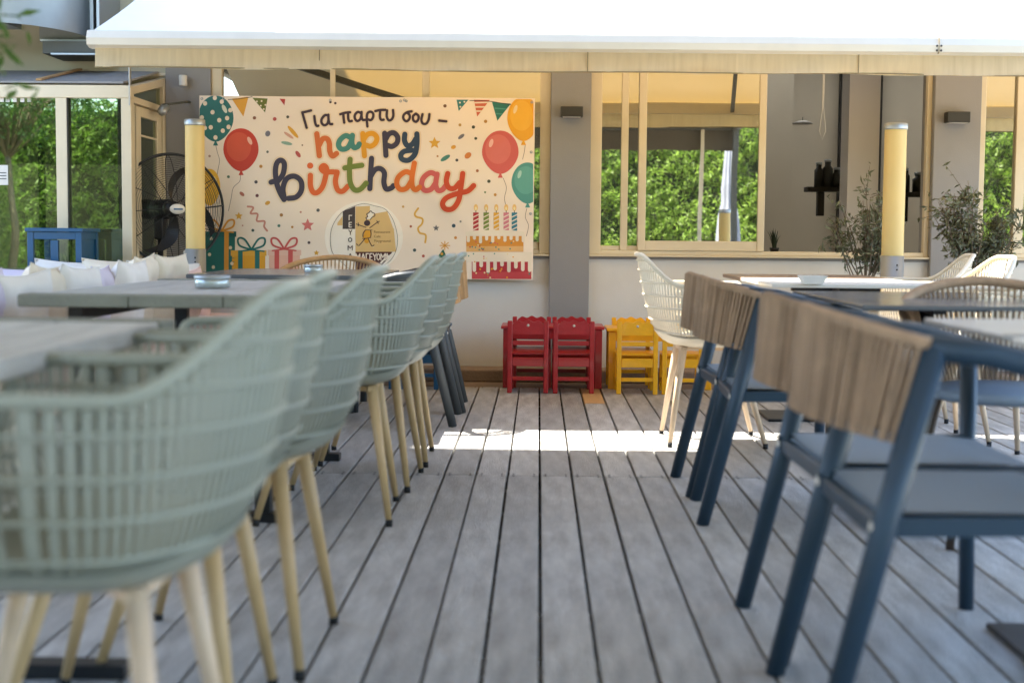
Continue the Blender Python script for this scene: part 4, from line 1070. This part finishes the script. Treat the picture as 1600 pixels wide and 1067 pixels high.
class Pr(MB):
    def __init__(s): super().__init__(); s.mats = []
    def col(s, h):
        m = ink(h)
        if m not in s.mats: s.mats.append(m)
        s.mi = s.mats.index(m); return s
    def stroke(s, pts, w, L, T=lambda x, y: (x, y), closed=False, sub=6, taper=None):
        P = [Vector((*T(*p), 0)) for p in pts]; n = len(P); sc = (Vector((*T(1,0),0))-Vector((*T(0,0),0))).length
        q = []
        rng = range(n) if closed else range(n-1)
        for i in rng:
            p0 = P[(i-1) % n] if (closed or i > 0) else P[0]; p1 = P[i]; p2 = P[(i+1) % n]; p3 = P[(i+2) % n] if (closed or i+2 < n) else P[-1]
            for k in range(sub):
                t = k/sub
                q.append(.5*((2*p1)+(p2-p0)*t+(2*p0-5*p1+4*p2-p3)*t*t+(3*p1-p0-3*p2+p3)*t**3))
        if not closed: q.append(P[-1])
        h = w*sc/2; m = len(q); vs = []
        for i in range(m):
            a = q[(i-1) % m] if (closed or i > 0) else q[0]; b_ = q[(i+1) % m] if (closed or i < m-1) else q[-1]
            d = (b_-a).normalized(); nn = Vector((-d.y, d.x, 0)); hh = h*(taper(i/(m-1)) if taper else 1)
            vs += [bp(*(q[i]+nn*hh).xy, L), bp(*(q[i]-nn*hh).xy, L)]
        fs = [(2*i, 2*i+1, (2*i+3) % (2*m), (2*i+2) % (2*m)) for i in range(m if closed else m-1)]
        s.add(vs, fs)
        if not closed and not taper:
            for e in (q[0], q[-1]): s.disc(e.x, e.y, h, h, L+.03)
        return s
    def disc(s, u, v, rx, ry, L, rings=0, rot=0, umax=1e9, umin=-1e9, vmin=-1e9):
        n = 20 if rx < 12 else 40; rings = rings or (1 if rx < 12 else 4)
        vs = [bp(min(max(u, umin), umax), v, L)]; cr, sr = math.cos(rot), math.sin(rot)
        for r in range(1, rings+1):
            for k in range(n):
                a = 2*PI*k/n; x = rx*r/rings*math.cos(a); y = ry*r/rings*math.sin(a)
                uu = u+x*cr-y*sr; vv = v+x*sr+y*cr
                vs.append(bp(max(umin, min(umax, uu)), max(vmin, vv), L))
        fs = [(0, 1+(k+1) % n, 1+k) for k in range(n)]
        for r in range(rings-1):
            for k in range(n): fs.append((1+r*n+k, 1+r*n+(k+1) % n, 1+(r+1)*n+(k+1) % n, 1+(r+1)*n+k))
        return s.add(vs, fs)
    def quad(s, a, b_, c_, d, L, n=9):
        def f(s_, t_):
            x = (1-t_)*((1-s_)*a[0]+s_*b_[0])+t_*((1-s_)*d[0]+s_*c_[0]); y = (1-t_)*((1-s_)*a[1]+s_*b_[1])+t_*((1-s_)*d[1]+s_*c_[1])
            return bp(x, y, L)
        return s.grid(f, n, n, smooth=False)
    def rect(s, u0, v0, u1, v1, L, n=12): return s.quad((u0,v0),(u1,v0),(u1,v1),(u0,v1), L, n)
    def done(s, name, parent=ban, **kw): return s.build(name, s.mats, parent, **kw)
# sheet
mat('vinyl', 'f5e2cb', .5, var=.04, nscale=1.2, bump=.12, bscale=5, spec=.35)
sh = MB()
def sf(a, b_):
    u = (1-b_)*((1-a)*TL[0]+a*TR[0])+b_*((1-a)*BL[0]+a*BR[0]); v = (1-b_)*((1-a)*TL[1]+a*TR[1])+b_*((1-a)*BL[1]+a*BR[1])
    return bp(u, v, 0)
sh.grid(sf, 110, 60); sh.grid(lambda a, b_: sf(a, b_)+Vector((0,.0012,0)), 110, 60)
sh.build('sheet', 'vinyl', ban)
gm = MB()
for (u, v) in ((316,155),(350,155),(516,157),(626,158.5),(635,158.5),(831,160),(830,238),(829,334),(632,157)):
    p = bp(u, v, 3); gm.lathe([(.004,.001),(.008,.001),(.009,-.001)], 12, Matrix.Translation(p) @ Matrix.Rotation(PI/2, 4, 'X'))
gm.build('eyelet', 'steel', ban, kind='stuff')

# lettering ------------------------------------------------------------------
GR = [[(322,72),(335,120),(352,178)], [(322,72),(350,66),(382,58)], [(405,98),(410,140),(420,164),(432,164)],
      [(500,92),(478,92),(456,118),(456,145),(474,160),(496,148),(504,118)], [(503,88),(504,125),(512,150),(528,152)],
      [(585,84),(618,74),(652,70)], [(606,84),(608,112),(612,142)], [(638,78),(640,115),(648,132),(664,130)],
      [(728,76),(706,68),(686,88),(686,114),(702,130),(722,118),(730,92)], [(732,68),(732,100),(740,122),(756,122)],
      [(772,168),(768,120),(772,80),(792,66),(812,78),(812,104),(796,124),(774,118)],
      [(828,62),(862,55),(898,54)], [(862,60),(860,100),(868,122),(886,122)], [(910,58),(908,100),(922,126),(942,120),(954,95),(952,56)],
      [(1082,66),(1050,72),(1026,92),(1026,118),(1046,134),(1066,118),(1068,92),(1050,74)],
      [(1108,84),(1092,100),(1094,126),(1112,138),(1128,122),(1130,98),(1112,82)], [(1158,86),(1150,124),(1160,150),(1184,150),(1200,124),(1206,86)],
      [(1274,130),(1322,135)]]
HB = [('d4703c', [[(422,220),(432,300),(440,372)], [(438,300),(462,256),(492,254),(508,284),(512,340),(530,374),(558,356)]]),
      ('4c8a7e', [[(660,250),(622,232),(582,262),(572,300),(594,326),(634,316),(660,272)], [(668,230),(664,280),(678,314),(704,308),(716,290)]]),
      ('e6a02a', [[(740,218),(746,300),(752,372)], [(745,262),(772,224),(812,218),(838,246),(828,284),(796,306),(764,298)]]),
      ('453f4f', [[(893,216),(898,300),(903,370)], [(898,262),(922,222),(958,214),(984,244),(978,284),(944,308),(914,300)]]),
      ('36475a', [[(1034,224),(1032,268),(1052,302),(1086,292),(1110,256)], [(1118,222),(1118,290),(1104,360),(1062,402),(1018,398),(1006,368),(1030,342),(1084,334)]]),
      ('45404f', [[(108,556),(130,550),(156,548)], [(156,546),(190,500),(200,430),(176,404),(148,424),(138,480),(146,560),(170,628),(198,676)], [(200,672),(190,600),(214,534),(266,514),(312,546),(316,610),(282,658),(228,668)]]),
      ('df6a35', [[(378,508),(378,580),(398,626),(430,624),(462,584),(482,516),(490,462),(470,440),(452,460),(476,484),(520,484),(562,486)], [(562,488),(550,550),(566,608),(600,618),(636,584)]]),
      ('78853a', [[(652,396),(648,480),(654,560),(684,608),(724,604),(764,562)], [(616,456),(676,446),(734,438)]]),
      ('45404f', [[(802,390),(796,490),(790,600)], [(794,520),(826,470),(864,462),(892,492),(888,556),(904,602),(938,596),(954,580)]]),
      ('e37732', [[(1082,498),(1040,484),(990,520),(978,568),(1000,604),(1044,598),(1078,550)], [(1100,424),(1084,520),(1086,584),(1108,608),(1136,590)]]),
      ('d2635c', [[(1256,508),(1212,490),(1164,524),(1150,576),(1172,612),(1216,604),(1250,556)], [(1258,500),(1248,570),(1264,612),(1294,608),(1316,582)]]),
      ('cf4f2c', [[(1332,496),(1322,550),(1340,594),(1378,598),(1414,560)], [(1436,496),(1424,590),(1408,680),(1368,738),(1318,742),(1296,706),(1324,664),(1400,634),(1470,618),(1512,580)]])]
p = Pr().col('eed6b2')
for st in GR: p.stroke(st, 34, 1, cL)
for _, ss in HB:
    for st in ss: p.stroke(st, 60, 1, cL)
p.done('letter_halo')
p = Pr().col('463540')
p = None
for grp in ((0,1),(2,),(3,4),(5,6,7),(8,9),(10,),(11,12),(13,),(14,),(15,),(16,),(17,)):
    p = Pr().col('463540')
    for i in grp: p.stroke(GR[i], 18, 2+.2*(i % 2), cL)
    p.done('letter')
for i, (c, ss) in enumerate(HB):
    p = Pr().col(c)
    for k, st in enumerate(ss): p.stroke(st, 37, 2+.25*k+.5*(i % 2), cL)
    if i == 6: p.disc(*cL(377,441), 4.8, 4.8, 2.3)
    p.done('letter')
# balloons ---------------------------------------------------------------------
def balloon(T, x, y, rx, ry, body, hi, knot=True, string=None, dots=None, umax=1e9, umin=-1e9, vmin=-1e9, lt=None):
    p = Pr(); u, v = T(x, y); k = 1/3.048
    n = 44; rows = 6
    def f(s_, t_):
        a = 2*PI*s_; r = t_; yy = math.sin(a); w = 1-.20*max(0, yy)**1.6*1.0
        return bp(max(umin, min(umax, u+rx*k*r*math.cos(a)*w)), max(vmin, v+ry*k*r*yy), 1)
    p.col(body).grid(f, n, rows, closeu=True, smooth=False)
    if lt:
        p.col(lt)
        def f2(s_, t_):
            a = 2*PI*s_; return bp(max(umin, min(umax, u-rx*k*.12+rx*k*.7*t_*math.cos(a))), max(vmin, v-ry*k*.14+ry*k*.68*t_*math.sin(a)), 1.5)
        p.grid(f2, 32, 4, closeu=True, smooth=False)
    if dots:
        p.col('ecd9bd')
        for dx, dy in dots:
            if umin < u+dx*k < umax: p.disc(u+dx*k, v+dy*k, 3.3, 3.6, 2.4)
    p.col(hi).disc(u-rx*k*.5 if T is c3 else u+rx*k*.5, v-ry*k*.42, rx*k*.11, ry*k*.2, 2.4, rot=.3 if T is c3 else -.45)
    if knot: p.col(body).quad((u-1, v+ry*k-1), (u+1, v+ry*k-1), (min(umax, u+4), v+ry*k+6), (u-4, v+ry*k+6), 1.2, 2)
    if string: p.col('8d7360').stroke(string, 2.4, 1, T)
    return p.done('printed_balloon')
balloon(c2, 145, 262, 85, 110, '2f6f68', 'd8d9c2', True, [(145,385),(152,420),(162,460),(155,500),(150,540),(155,600)],
        [(-50,-72),(-3,-98),(-65,-5),(-14,-30),(55,-2),(18,8),(-22,42),(35,58),(0,90),(30,-80),(70,-40),(62,40),(-50,45)], umin=312.5, vmin=150.6)
balloon(c2, 265, 410, 84, 102, 'c8402a', 'eeb49a', True, [(262,525),(258,560),(228,590),(218,640),(205,700)], lt='d25638')
balloon(c2, 115, 588, 50, 88, 'e9b43a', 'f0d9a0', False, [(150,660),(150,690)], umin=312.5)
balloon(c3, 786, 262, 77, 107, 'eaa62c', 'f4d49a', True, [(795,385),(790,420),(782,455)], umax=833.5, vmin=155.2, lt='efb23c')
balloon(c3, 676, 422, 87, 103, 'd2625a', 'f0b8a8', True, [(690,545),(705,590),(696,640),(704,680)], lt='da7468')
balloon(c3, 806, 568, 77, 98, '55968a', 'a8cfc0', True, [(802,690),(795,730),(810,770),(800,820)], umax=833, lt='64a496')
# bunting
def tri(pr, T, pts, c, L=1):
    a, b_, c_ = [T(*q) for q in pts]; pr.col(c).quad(a, b_, c_, c_, L, 3)
p = Pr(); tri(p, c2, [(222,168),(300,158),(276,252)], 'e2a23a'); tri(p, c2, [(318,162),(390,166),(378,232)], '6d7230'); tri(p, c2, [(446,166),(474,168),(470,198)], 'b23a34')
tri(p, c3, [(468,172),(524,172),(478,226)], '3d7f7c'); tri(p, c3, [(550,172),(626,172),(566,252)], 'd46a4c'); tri(p, c3, [(636,182),(726,190),(662,272)], '2f7568')
p.col('efdcc0')
for (x, y) in ((340,180),(362,178),(380,196),(358,200),(372,216),(450,178)): p.disc(*c2(x, y), 1.4, 1.4, 1.6)
for (x, y) in ((484,186),(505,182),(486,206)): p.disc(*c3(x, y), 1.4, 1.4, 1.6)
for (a_, b_) in (((553,186),(616,184)),((558,206),(600,206)),((562,226),(586,226))): p.stroke([a_, b_], 7, 1.6, c3)
p.col('4f9485').stroke([(650,212),(700,216)], 6, 1.6, c3); p.stroke([(656,238),(682,240)], 6, 1.6, c3)
p.col('3b3634').stroke([(205,172),(260,168),(318,158)], 3, 1.8, c2); p.stroke([(530,176),(620,178),(726,196)], 3, 1.8, c3)
p.done('printed_bunting', kind='stuff')
# presents
def present(x0, y0, x1, y1, body, rib, bow, bands, lid=None, dots=False):
    p = Pr(); R = lambda a,b_,c_,d,L: (p.rect(*c2(a,b_), *c2(c_,d), L))
    p.col(body); R(x0, y0, x1, y1, 1)
    p.col(lid or body); R(x0-6, y0-2, x1+6, y0+24, 1.4)
    p.col(rib)
    for b_ in bands: R(b_-11, y0-2, b_+11, y1, 1.9)
    if dots:
        p.col('dfd0b0')
        for (dx, dy) in ((.2,.15),(.15,.5),(.28,.78),(.85,.35),(.9,.7),(.12,.95)): p.disc(*c2(x0+(x1-x0)*dx, y0+(y1-y0)*dy), 2.6, 2.8, 2.6)
    cx_ = (bow[0]); cy_ = bow[1]; s_ = bow[2]; p.col(bow[3])
    for sg in (-1, 1): p.stroke([(cx_, cy_), (cx_+sg*s_*.5, cy_-s_*.75), (cx_+sg*s_*.95, cy_-s_*.8), (cx_+sg*s_*.85, cy_-s_*.3), (cx_, cy_)], 9, 2.8, c2); p.stroke([(cx_, cy_), (cx_+sg*s_*.9, cy_+s_*.12)], 7, 2.85, c2)
    p.done('printed_present')
present(92, 800, 236, 1015, '2c6e66', 'dc9a3c', (172, 795, 62, 'dc9a3c'), [195], '2a625c', True)
present(222, 890, 380, 985, 'dfa02c', '2c6e66', (315, 885, 66, '2c6e66'), [262, 342], 'e3a93c')
present(398, 888, 545, 985, 'e6b49a', 'cc5a52', (470, 882, 62, 'cc5a52'), [435, 500], 'e8bca4')
# cake
p = Pr(); R3 = lambda a,b_,c_,d,L,n=4: p.rect(*c3(a,b_), *c3(c_,d), L, 14)
for i, (x, c) in enumerate(((560,'b83a3a'),(609,'7f8c3e'),(657,'e8ac3c'),(704,'d9848a'),(743,'3f8090'))):
    p.col(c); R3(x-13, 708, x+13, 800, 1)
    p.col('efdcc4')
    for k in range(4): p.stroke([(x-12, 730+k*20), (x+12, 718+k*20)], 5, 1.6, c3)
    p.col('3b3634').stroke([(x, 708), (x, 700)], 3, 1.4, c3)
    p.col('f0c070').disc(*c3(x, 685), 3.2, 5.4, 1.2)
    p.col('f7e2a8').disc(*c3(x, 689), 1.6, 2.8, 1.8)
p.col('d98f36'); R3(514, 800, 786, 895, 1.3)
p.col('e3b070'); R3(514, 868, 786, 895, 1.6)
p.col('b8343c'); R3(540, 930, 824, 1024, 1.3)
p.col('c94a4c'); R3(540, 990, 824, 1022, 1.5)
p.col('efdfc6'); R3(510, 800, 790, 820, 2); R3(500, 896, 826, 942, 2)
p.disc(*c3(650, 802), 46, 3.6, 2.1)
for i, x in enumerate(range(524, 788, 29)):
    L_ = (20, 8, 26, 12, 22, 6, 18, 10, 16)[i % 9]
    p.stroke([(x, 816), (x, 822+L_)], 15, 2.2+.1*(i % 2), c3)
for i, x in enumerate(range(552, 826, 33)):
    L_ = (38, 16, 44, 30, 12, 40, 22, 34)[i % 8]; p.stroke([(x, 938), (x, 944+L_)], 17, 2.2+.1*(i % 2), c3)
rnd = random.Random(4)
for i in range(46):
    p.col(rnd.choice(['c8402a','e6a02a','4c8a7e','d2625a','f0d9a0'])); 
    if i < 20: p.disc(*c3(rnd.uniform(520,780), rnd.uniform(845,888)), 1.2, 1.2, 3)
    elif i < 30: p.disc(*c3(rnd.uniform(520,800), rnd.uniform(902,945)), 1.1, 1.1, 3)
    else: p.disc(*c3(rnd.uniform(550,815), rnd.uniform(975,1018)), 1.4, 1.4, 3)
p.done('printed_cake')
# party hat
p = Pr(); tri(p, c3, [(372,925),(424,925),(404,882)], '2f6a50'); p.col('e0a040').disc(*c3(398,905), 2.2, 2.2, 1.5)
for k in range(8): p.stroke([(412,865),(412+24*math.cos(k*PI/4), 865+20*math.sin(k*PI/4))], 4, 1.2, c3)
p.done('printed_party_hat')
# confetti
p = Pr()
def star(T, x, y, r, c):
    p.col(c)
    for k in range(5):
        a = -PI/2+2*PI*k/5; q = lambda rr, aa: T(x+rr*math.cos(aa), y+rr*math.sin(aa))
        p.quad(T(x, y), q(r*.45, a-PI/5), q(r, a), q(r*.45, a+PI/5), 1, 1)
star(c2, 255, 725, 20, 'e3ab42'); star(c2, 582, 768, 32, 'd3736a'); star(c2, 624, 900, 14, 'd8a030'); star(c3, 363, 378, 30, 'e3ab42'); star(c3, 370, 782, 16, '6d6a68')
for (T, x, y, r, c) in ((c2,328,258,8,'8a5a42'),(c2,424,263,9,'b8544a'),(c2,486,253,7,'55513f'),(c2,392,420,6,'6a6650'),(c2,360,489,8,'c58a3c'),(c2,204,538,7,'5c7258'),(c2,337,563,8,'4a4440'),(c2,343,628,8,'6f3c38'),
        (c2,115,440,6,'b89078'),(c2,631,697,8,'5a5a58'),(c2,549,706,5,'c88a70'),(c2,458,720,8,'a8773c'),(c2,446,771,7,'4f7a66'),(c2,509,777,6,'c58a3c'),(c2,322,793,7,'4c5a50'),(c2,588,851,7,'55423c'),(c2,273,770,4,'cf9680'),(c2,690,183,6,'55403c'),(c2,713,188,6,'55403c'),
        (c2,557,388,4,'8a6a52'),(c3,413,202,8,'7c5a42'),(c3,484,292,7,'c99c50'),(c3,548,302,8,'4a4a3c'),(c3,606,275,8,'b8843c'),(c3,559,356,7,'55553f'),(c3,377,440,5,'c08a50'),(c3,469,459,7,'4a4440'),(c3,567,510,7,'a86a42'),
        (c3,622,560,8,'55553f'),(c3,604,612,5,'7f8c5a'),(c3,652,624,7,'c58a3c'),(c3,212,680,6,'cfa25c'),(c3,249,774,6,'b0643e'),(c3,454,771,9,'3f5560'),(c3,487,751,5,'8f8a80'),(c3,463,828,7,'cf8a3c'),(c3,267,887,8,'4a5a58'),(c3,309,915,7,'b8543e')):
    p.col(c).disc(*T(x, y), r/3.048, r/3.048, 1)
for (T, x, y, rx, ry, rot, c) in ((c2,512,325,38,9,.85,'e0a63a'),(c2,492,341,28,7,.6,'d9a58c'),(c2,483,379,27,8,.2,'8aa892'),(c2,537,431,18,9,.95,'b8564e'),(c2,270,620,14,8,.7,'b06a50'),(c2,393,663,13,9,-.5,'d19a3a'),(c2,392,333,12,14,.3,'77737a'),
        (c3,490,347,18,8,-.65,'77737a'),(c3,453,397,12,9,-.4,'dca040'),(c3,414,449,26,10,-.55,'4c8474'),(c3,522,437,18,13,-.7,'d18040')):
    p.col(c).disc(*T(x, y), rx/3.048, ry/3.048, 1, rot=rot)
p.col('cf8a72').stroke([(298,680),(325,685),(312,712),(345,715),(342,748),(378,750),(376,775),(390,795)], 9, 1, c2)
p.col('e0ad48').stroke([(284,688),(268,712),(275,728),(304,738),(302,762),(284,782),(292,805),(320,815),(318,850)], 9, 1, c3)
p.done('confetti', kind='stuff')
# logo
lg = Pr()
cx_, cy_ = cG(562, 580)
lg.col('fbf0de').disc(cx_, cy_, 61, 56, 1)
out = [(300,250),(420,190),(560,152),(700,180),(830,220),(920,330),(975,480),(995,620),(970,760),(900,880),(800,950),(700,1000),(560,1020),(400,1000),(280,900),(170,790),(135,640),(150,480),(210,350)]
U = [cG(*q) for q in out]; mu = sum(a[0] for a in U)/len(U); mv = sum(a[1] for a in U)/len(U)
def lf(s_, t_):
    i = s_*len(U); k = int(i) % len(U); f_ = i-int(i); a = U[k]; b_ = U[(k+1) % len(U)]
    x = a[0]+(b_[0]-a[0])*f_; y = a[1]+(b_[1]-a[1])*f_; return bp(mu+(x-mu)*t_, mv+(y-mv)*t_, 2)
lg.col('f1e8d8').grid(lf, 57, 4, closeu=True, smooth=False)
Rg = lambda a,b_,c_,d,L,n=9: lg.rect(*cG(a,b_), *cG(c_,d), L, n)
lg.col('dcb87a'); lg.quad(cG(456,190), cG(640,180), cG(640,470), cG(456,470), 2.6); lg.quad(cG(640,290), cG(860,250), cG(940,470), cG(640,470), 2.6); lg.quad(cG(456,468), cG(945,468), cG(975,768), cG(456,768), 2.6)
lg.quad(cG(225,400), cG(290,310), cG(290,430), cG(225,430), 2.6)
lg.col('4a413f'); lg.quad(cG(293,248), cG(452,185), cG(452,476), cG(293,476), 2.7)
lg.col('55322e'); lg.quad(cG(456,768), cG(928,768), cG(800,940), cG(456,1010), 2.8)
lg.col('463a38').stroke(out, 5, 3, cG, closed=True)
lg.done('logo_disc')
# chef figure
lg = Pr().col('463538')
lg.disc(*cG(605,400), 4.9, 4.6, 3.4)
W_ = 11
lg.col('efe6d4'); lg.quad(cG(600,350), cG(650,350), cG(700,270), cG(620,260), 3.1)
lg.col('463538')
lg.stroke([(600,355),(590,330),(612,320),(600,285),(625,270),(650,245),(670,265),(700,280),(700,310),(670,325),(645,355)], W_, 3.4, cG)
lg.stroke([(470,412),(500,425),(590,455)], W_, 3.4, cG); lg.stroke([(490,395),(500,425),(488,440)], 9, 3.5, cG)
lg.stroke([(640,460),(735,390),(760,378)], W_, 3.4, cG); lg.stroke([(728,368),(738,390),(750,405)], 9, 3.5, cG)
lg.col('dfa032'); lg.quad(cG(580,490), cG(645,490), cG(650,590), cG(552,590), 3.2); lg.disc(*cG(600,620), 4, 5, 3.2)
lg.col('463538'); lg.stroke([(585,488),(556,530),(552,575)], W_, 3.6, cG); lg.stroke([(585,488),(668,490)], 8, 3.5, cG); lg.stroke([(650,490),(650,585),(548,597)], W_, 3.6, cG, sub=2)
lg.stroke([(575,600),(500,690),(472,665)], W_, 3.6, cG, sub=2); lg.stroke([(620,600),(662,692),(692,682)], W_, 3.6, cG, sub=2)
lg.done('logo_figure')
# block letters of the logo, strokes in a 0..1 box
GL = {'Γ': [[(0,1),(0,0),(.9,0)]], 'Ε': [[(.9,0),(0,0),(0,1),(.9,1)],[(0,.5),(.75,.5)]], 'Υ': [[(0,0),(.5,.5),(1,0)],[(.5,.5),(.5,1)]],
      'Ο': [[(.5,0),(.05,.25),(.05,.75),(.5,1),(.95,.75),(.95,.25),(.5,0)]], 'Μ': [[(0,1),(0,0),(.5,.6),(1,0),(1,1)]], 'Α': [[(0,1),(.5,0),(1,1)],[(.2,.65),(.8,.65)]], 'Ι': [[(.5,0),(.5,1)]]}
def word(T, chars, c, L, w):
    p = Pr().col(c)
    for ch_, x, y, ww, hh in chars:
        for st in GL[ch_]:
            for a, b_ in zip(st[:-1], st[1:]): p.stroke([(x+a[0]*ww, y+a[1]*hh), (x+b_[0]*ww, y+b_[1]*hh)], w, L, T, sub=1)
    p.done('logo_lettering')
word(cG, [('Γ',375,302,38,58), ('Ε',375,392,36,60)], 'efe6d4', 3.2, 10)
word(cG, [('Υ',372,490,40,56), ('Ο',366,588,46,52), ('Μ',362,690,54,54), ('Α',366,792,46,52)], '463a38', 3.2, 11)
word(cG, [('Μ',462,792,50,82), ('Α',530,792,48,82), ('Γ',592,792,32,82), ('Ε',640,792,30,82), ('Υ',682,792,40,82), ('Ο',728,792,40,82), ('Μ',780,792,50,82), ('Α',838,792,0,0), ('Ι',858,792,8,82)], 'efe0cc', 3.6, 13)
word(cG, [('Α',826,792,36,82)], 'efe0cc', 3.6, 11)
for s_, y in (('Restaurant', 527), ('Cafe', 585), ('Playground', 643)):
    cu = bpy.data.curves.new('print', 'FONT'); cu.body = s_; cu.size = .0235
    tmp = bpy.data.objects.new('tmp', cu); COL.objects.link(tmp); bpy.context.view_layer.update()
    me = bpy.data.meshes.new_from_object(tmp); bpy.data.objects.remove(tmp); me.materials.clear(); me.materials.append(ink('8a6a42'))
    b0 = bp(*cG(690, y), 3.8)
    for v_ in me.vertices:
        x, z = b0.x+v_.co.x*1.05, b0.z+v_.co.y
        v_.co = Vector((x, wave(x, z)-.001*3.8, z))
    obj('logo_lettering', me, ban)
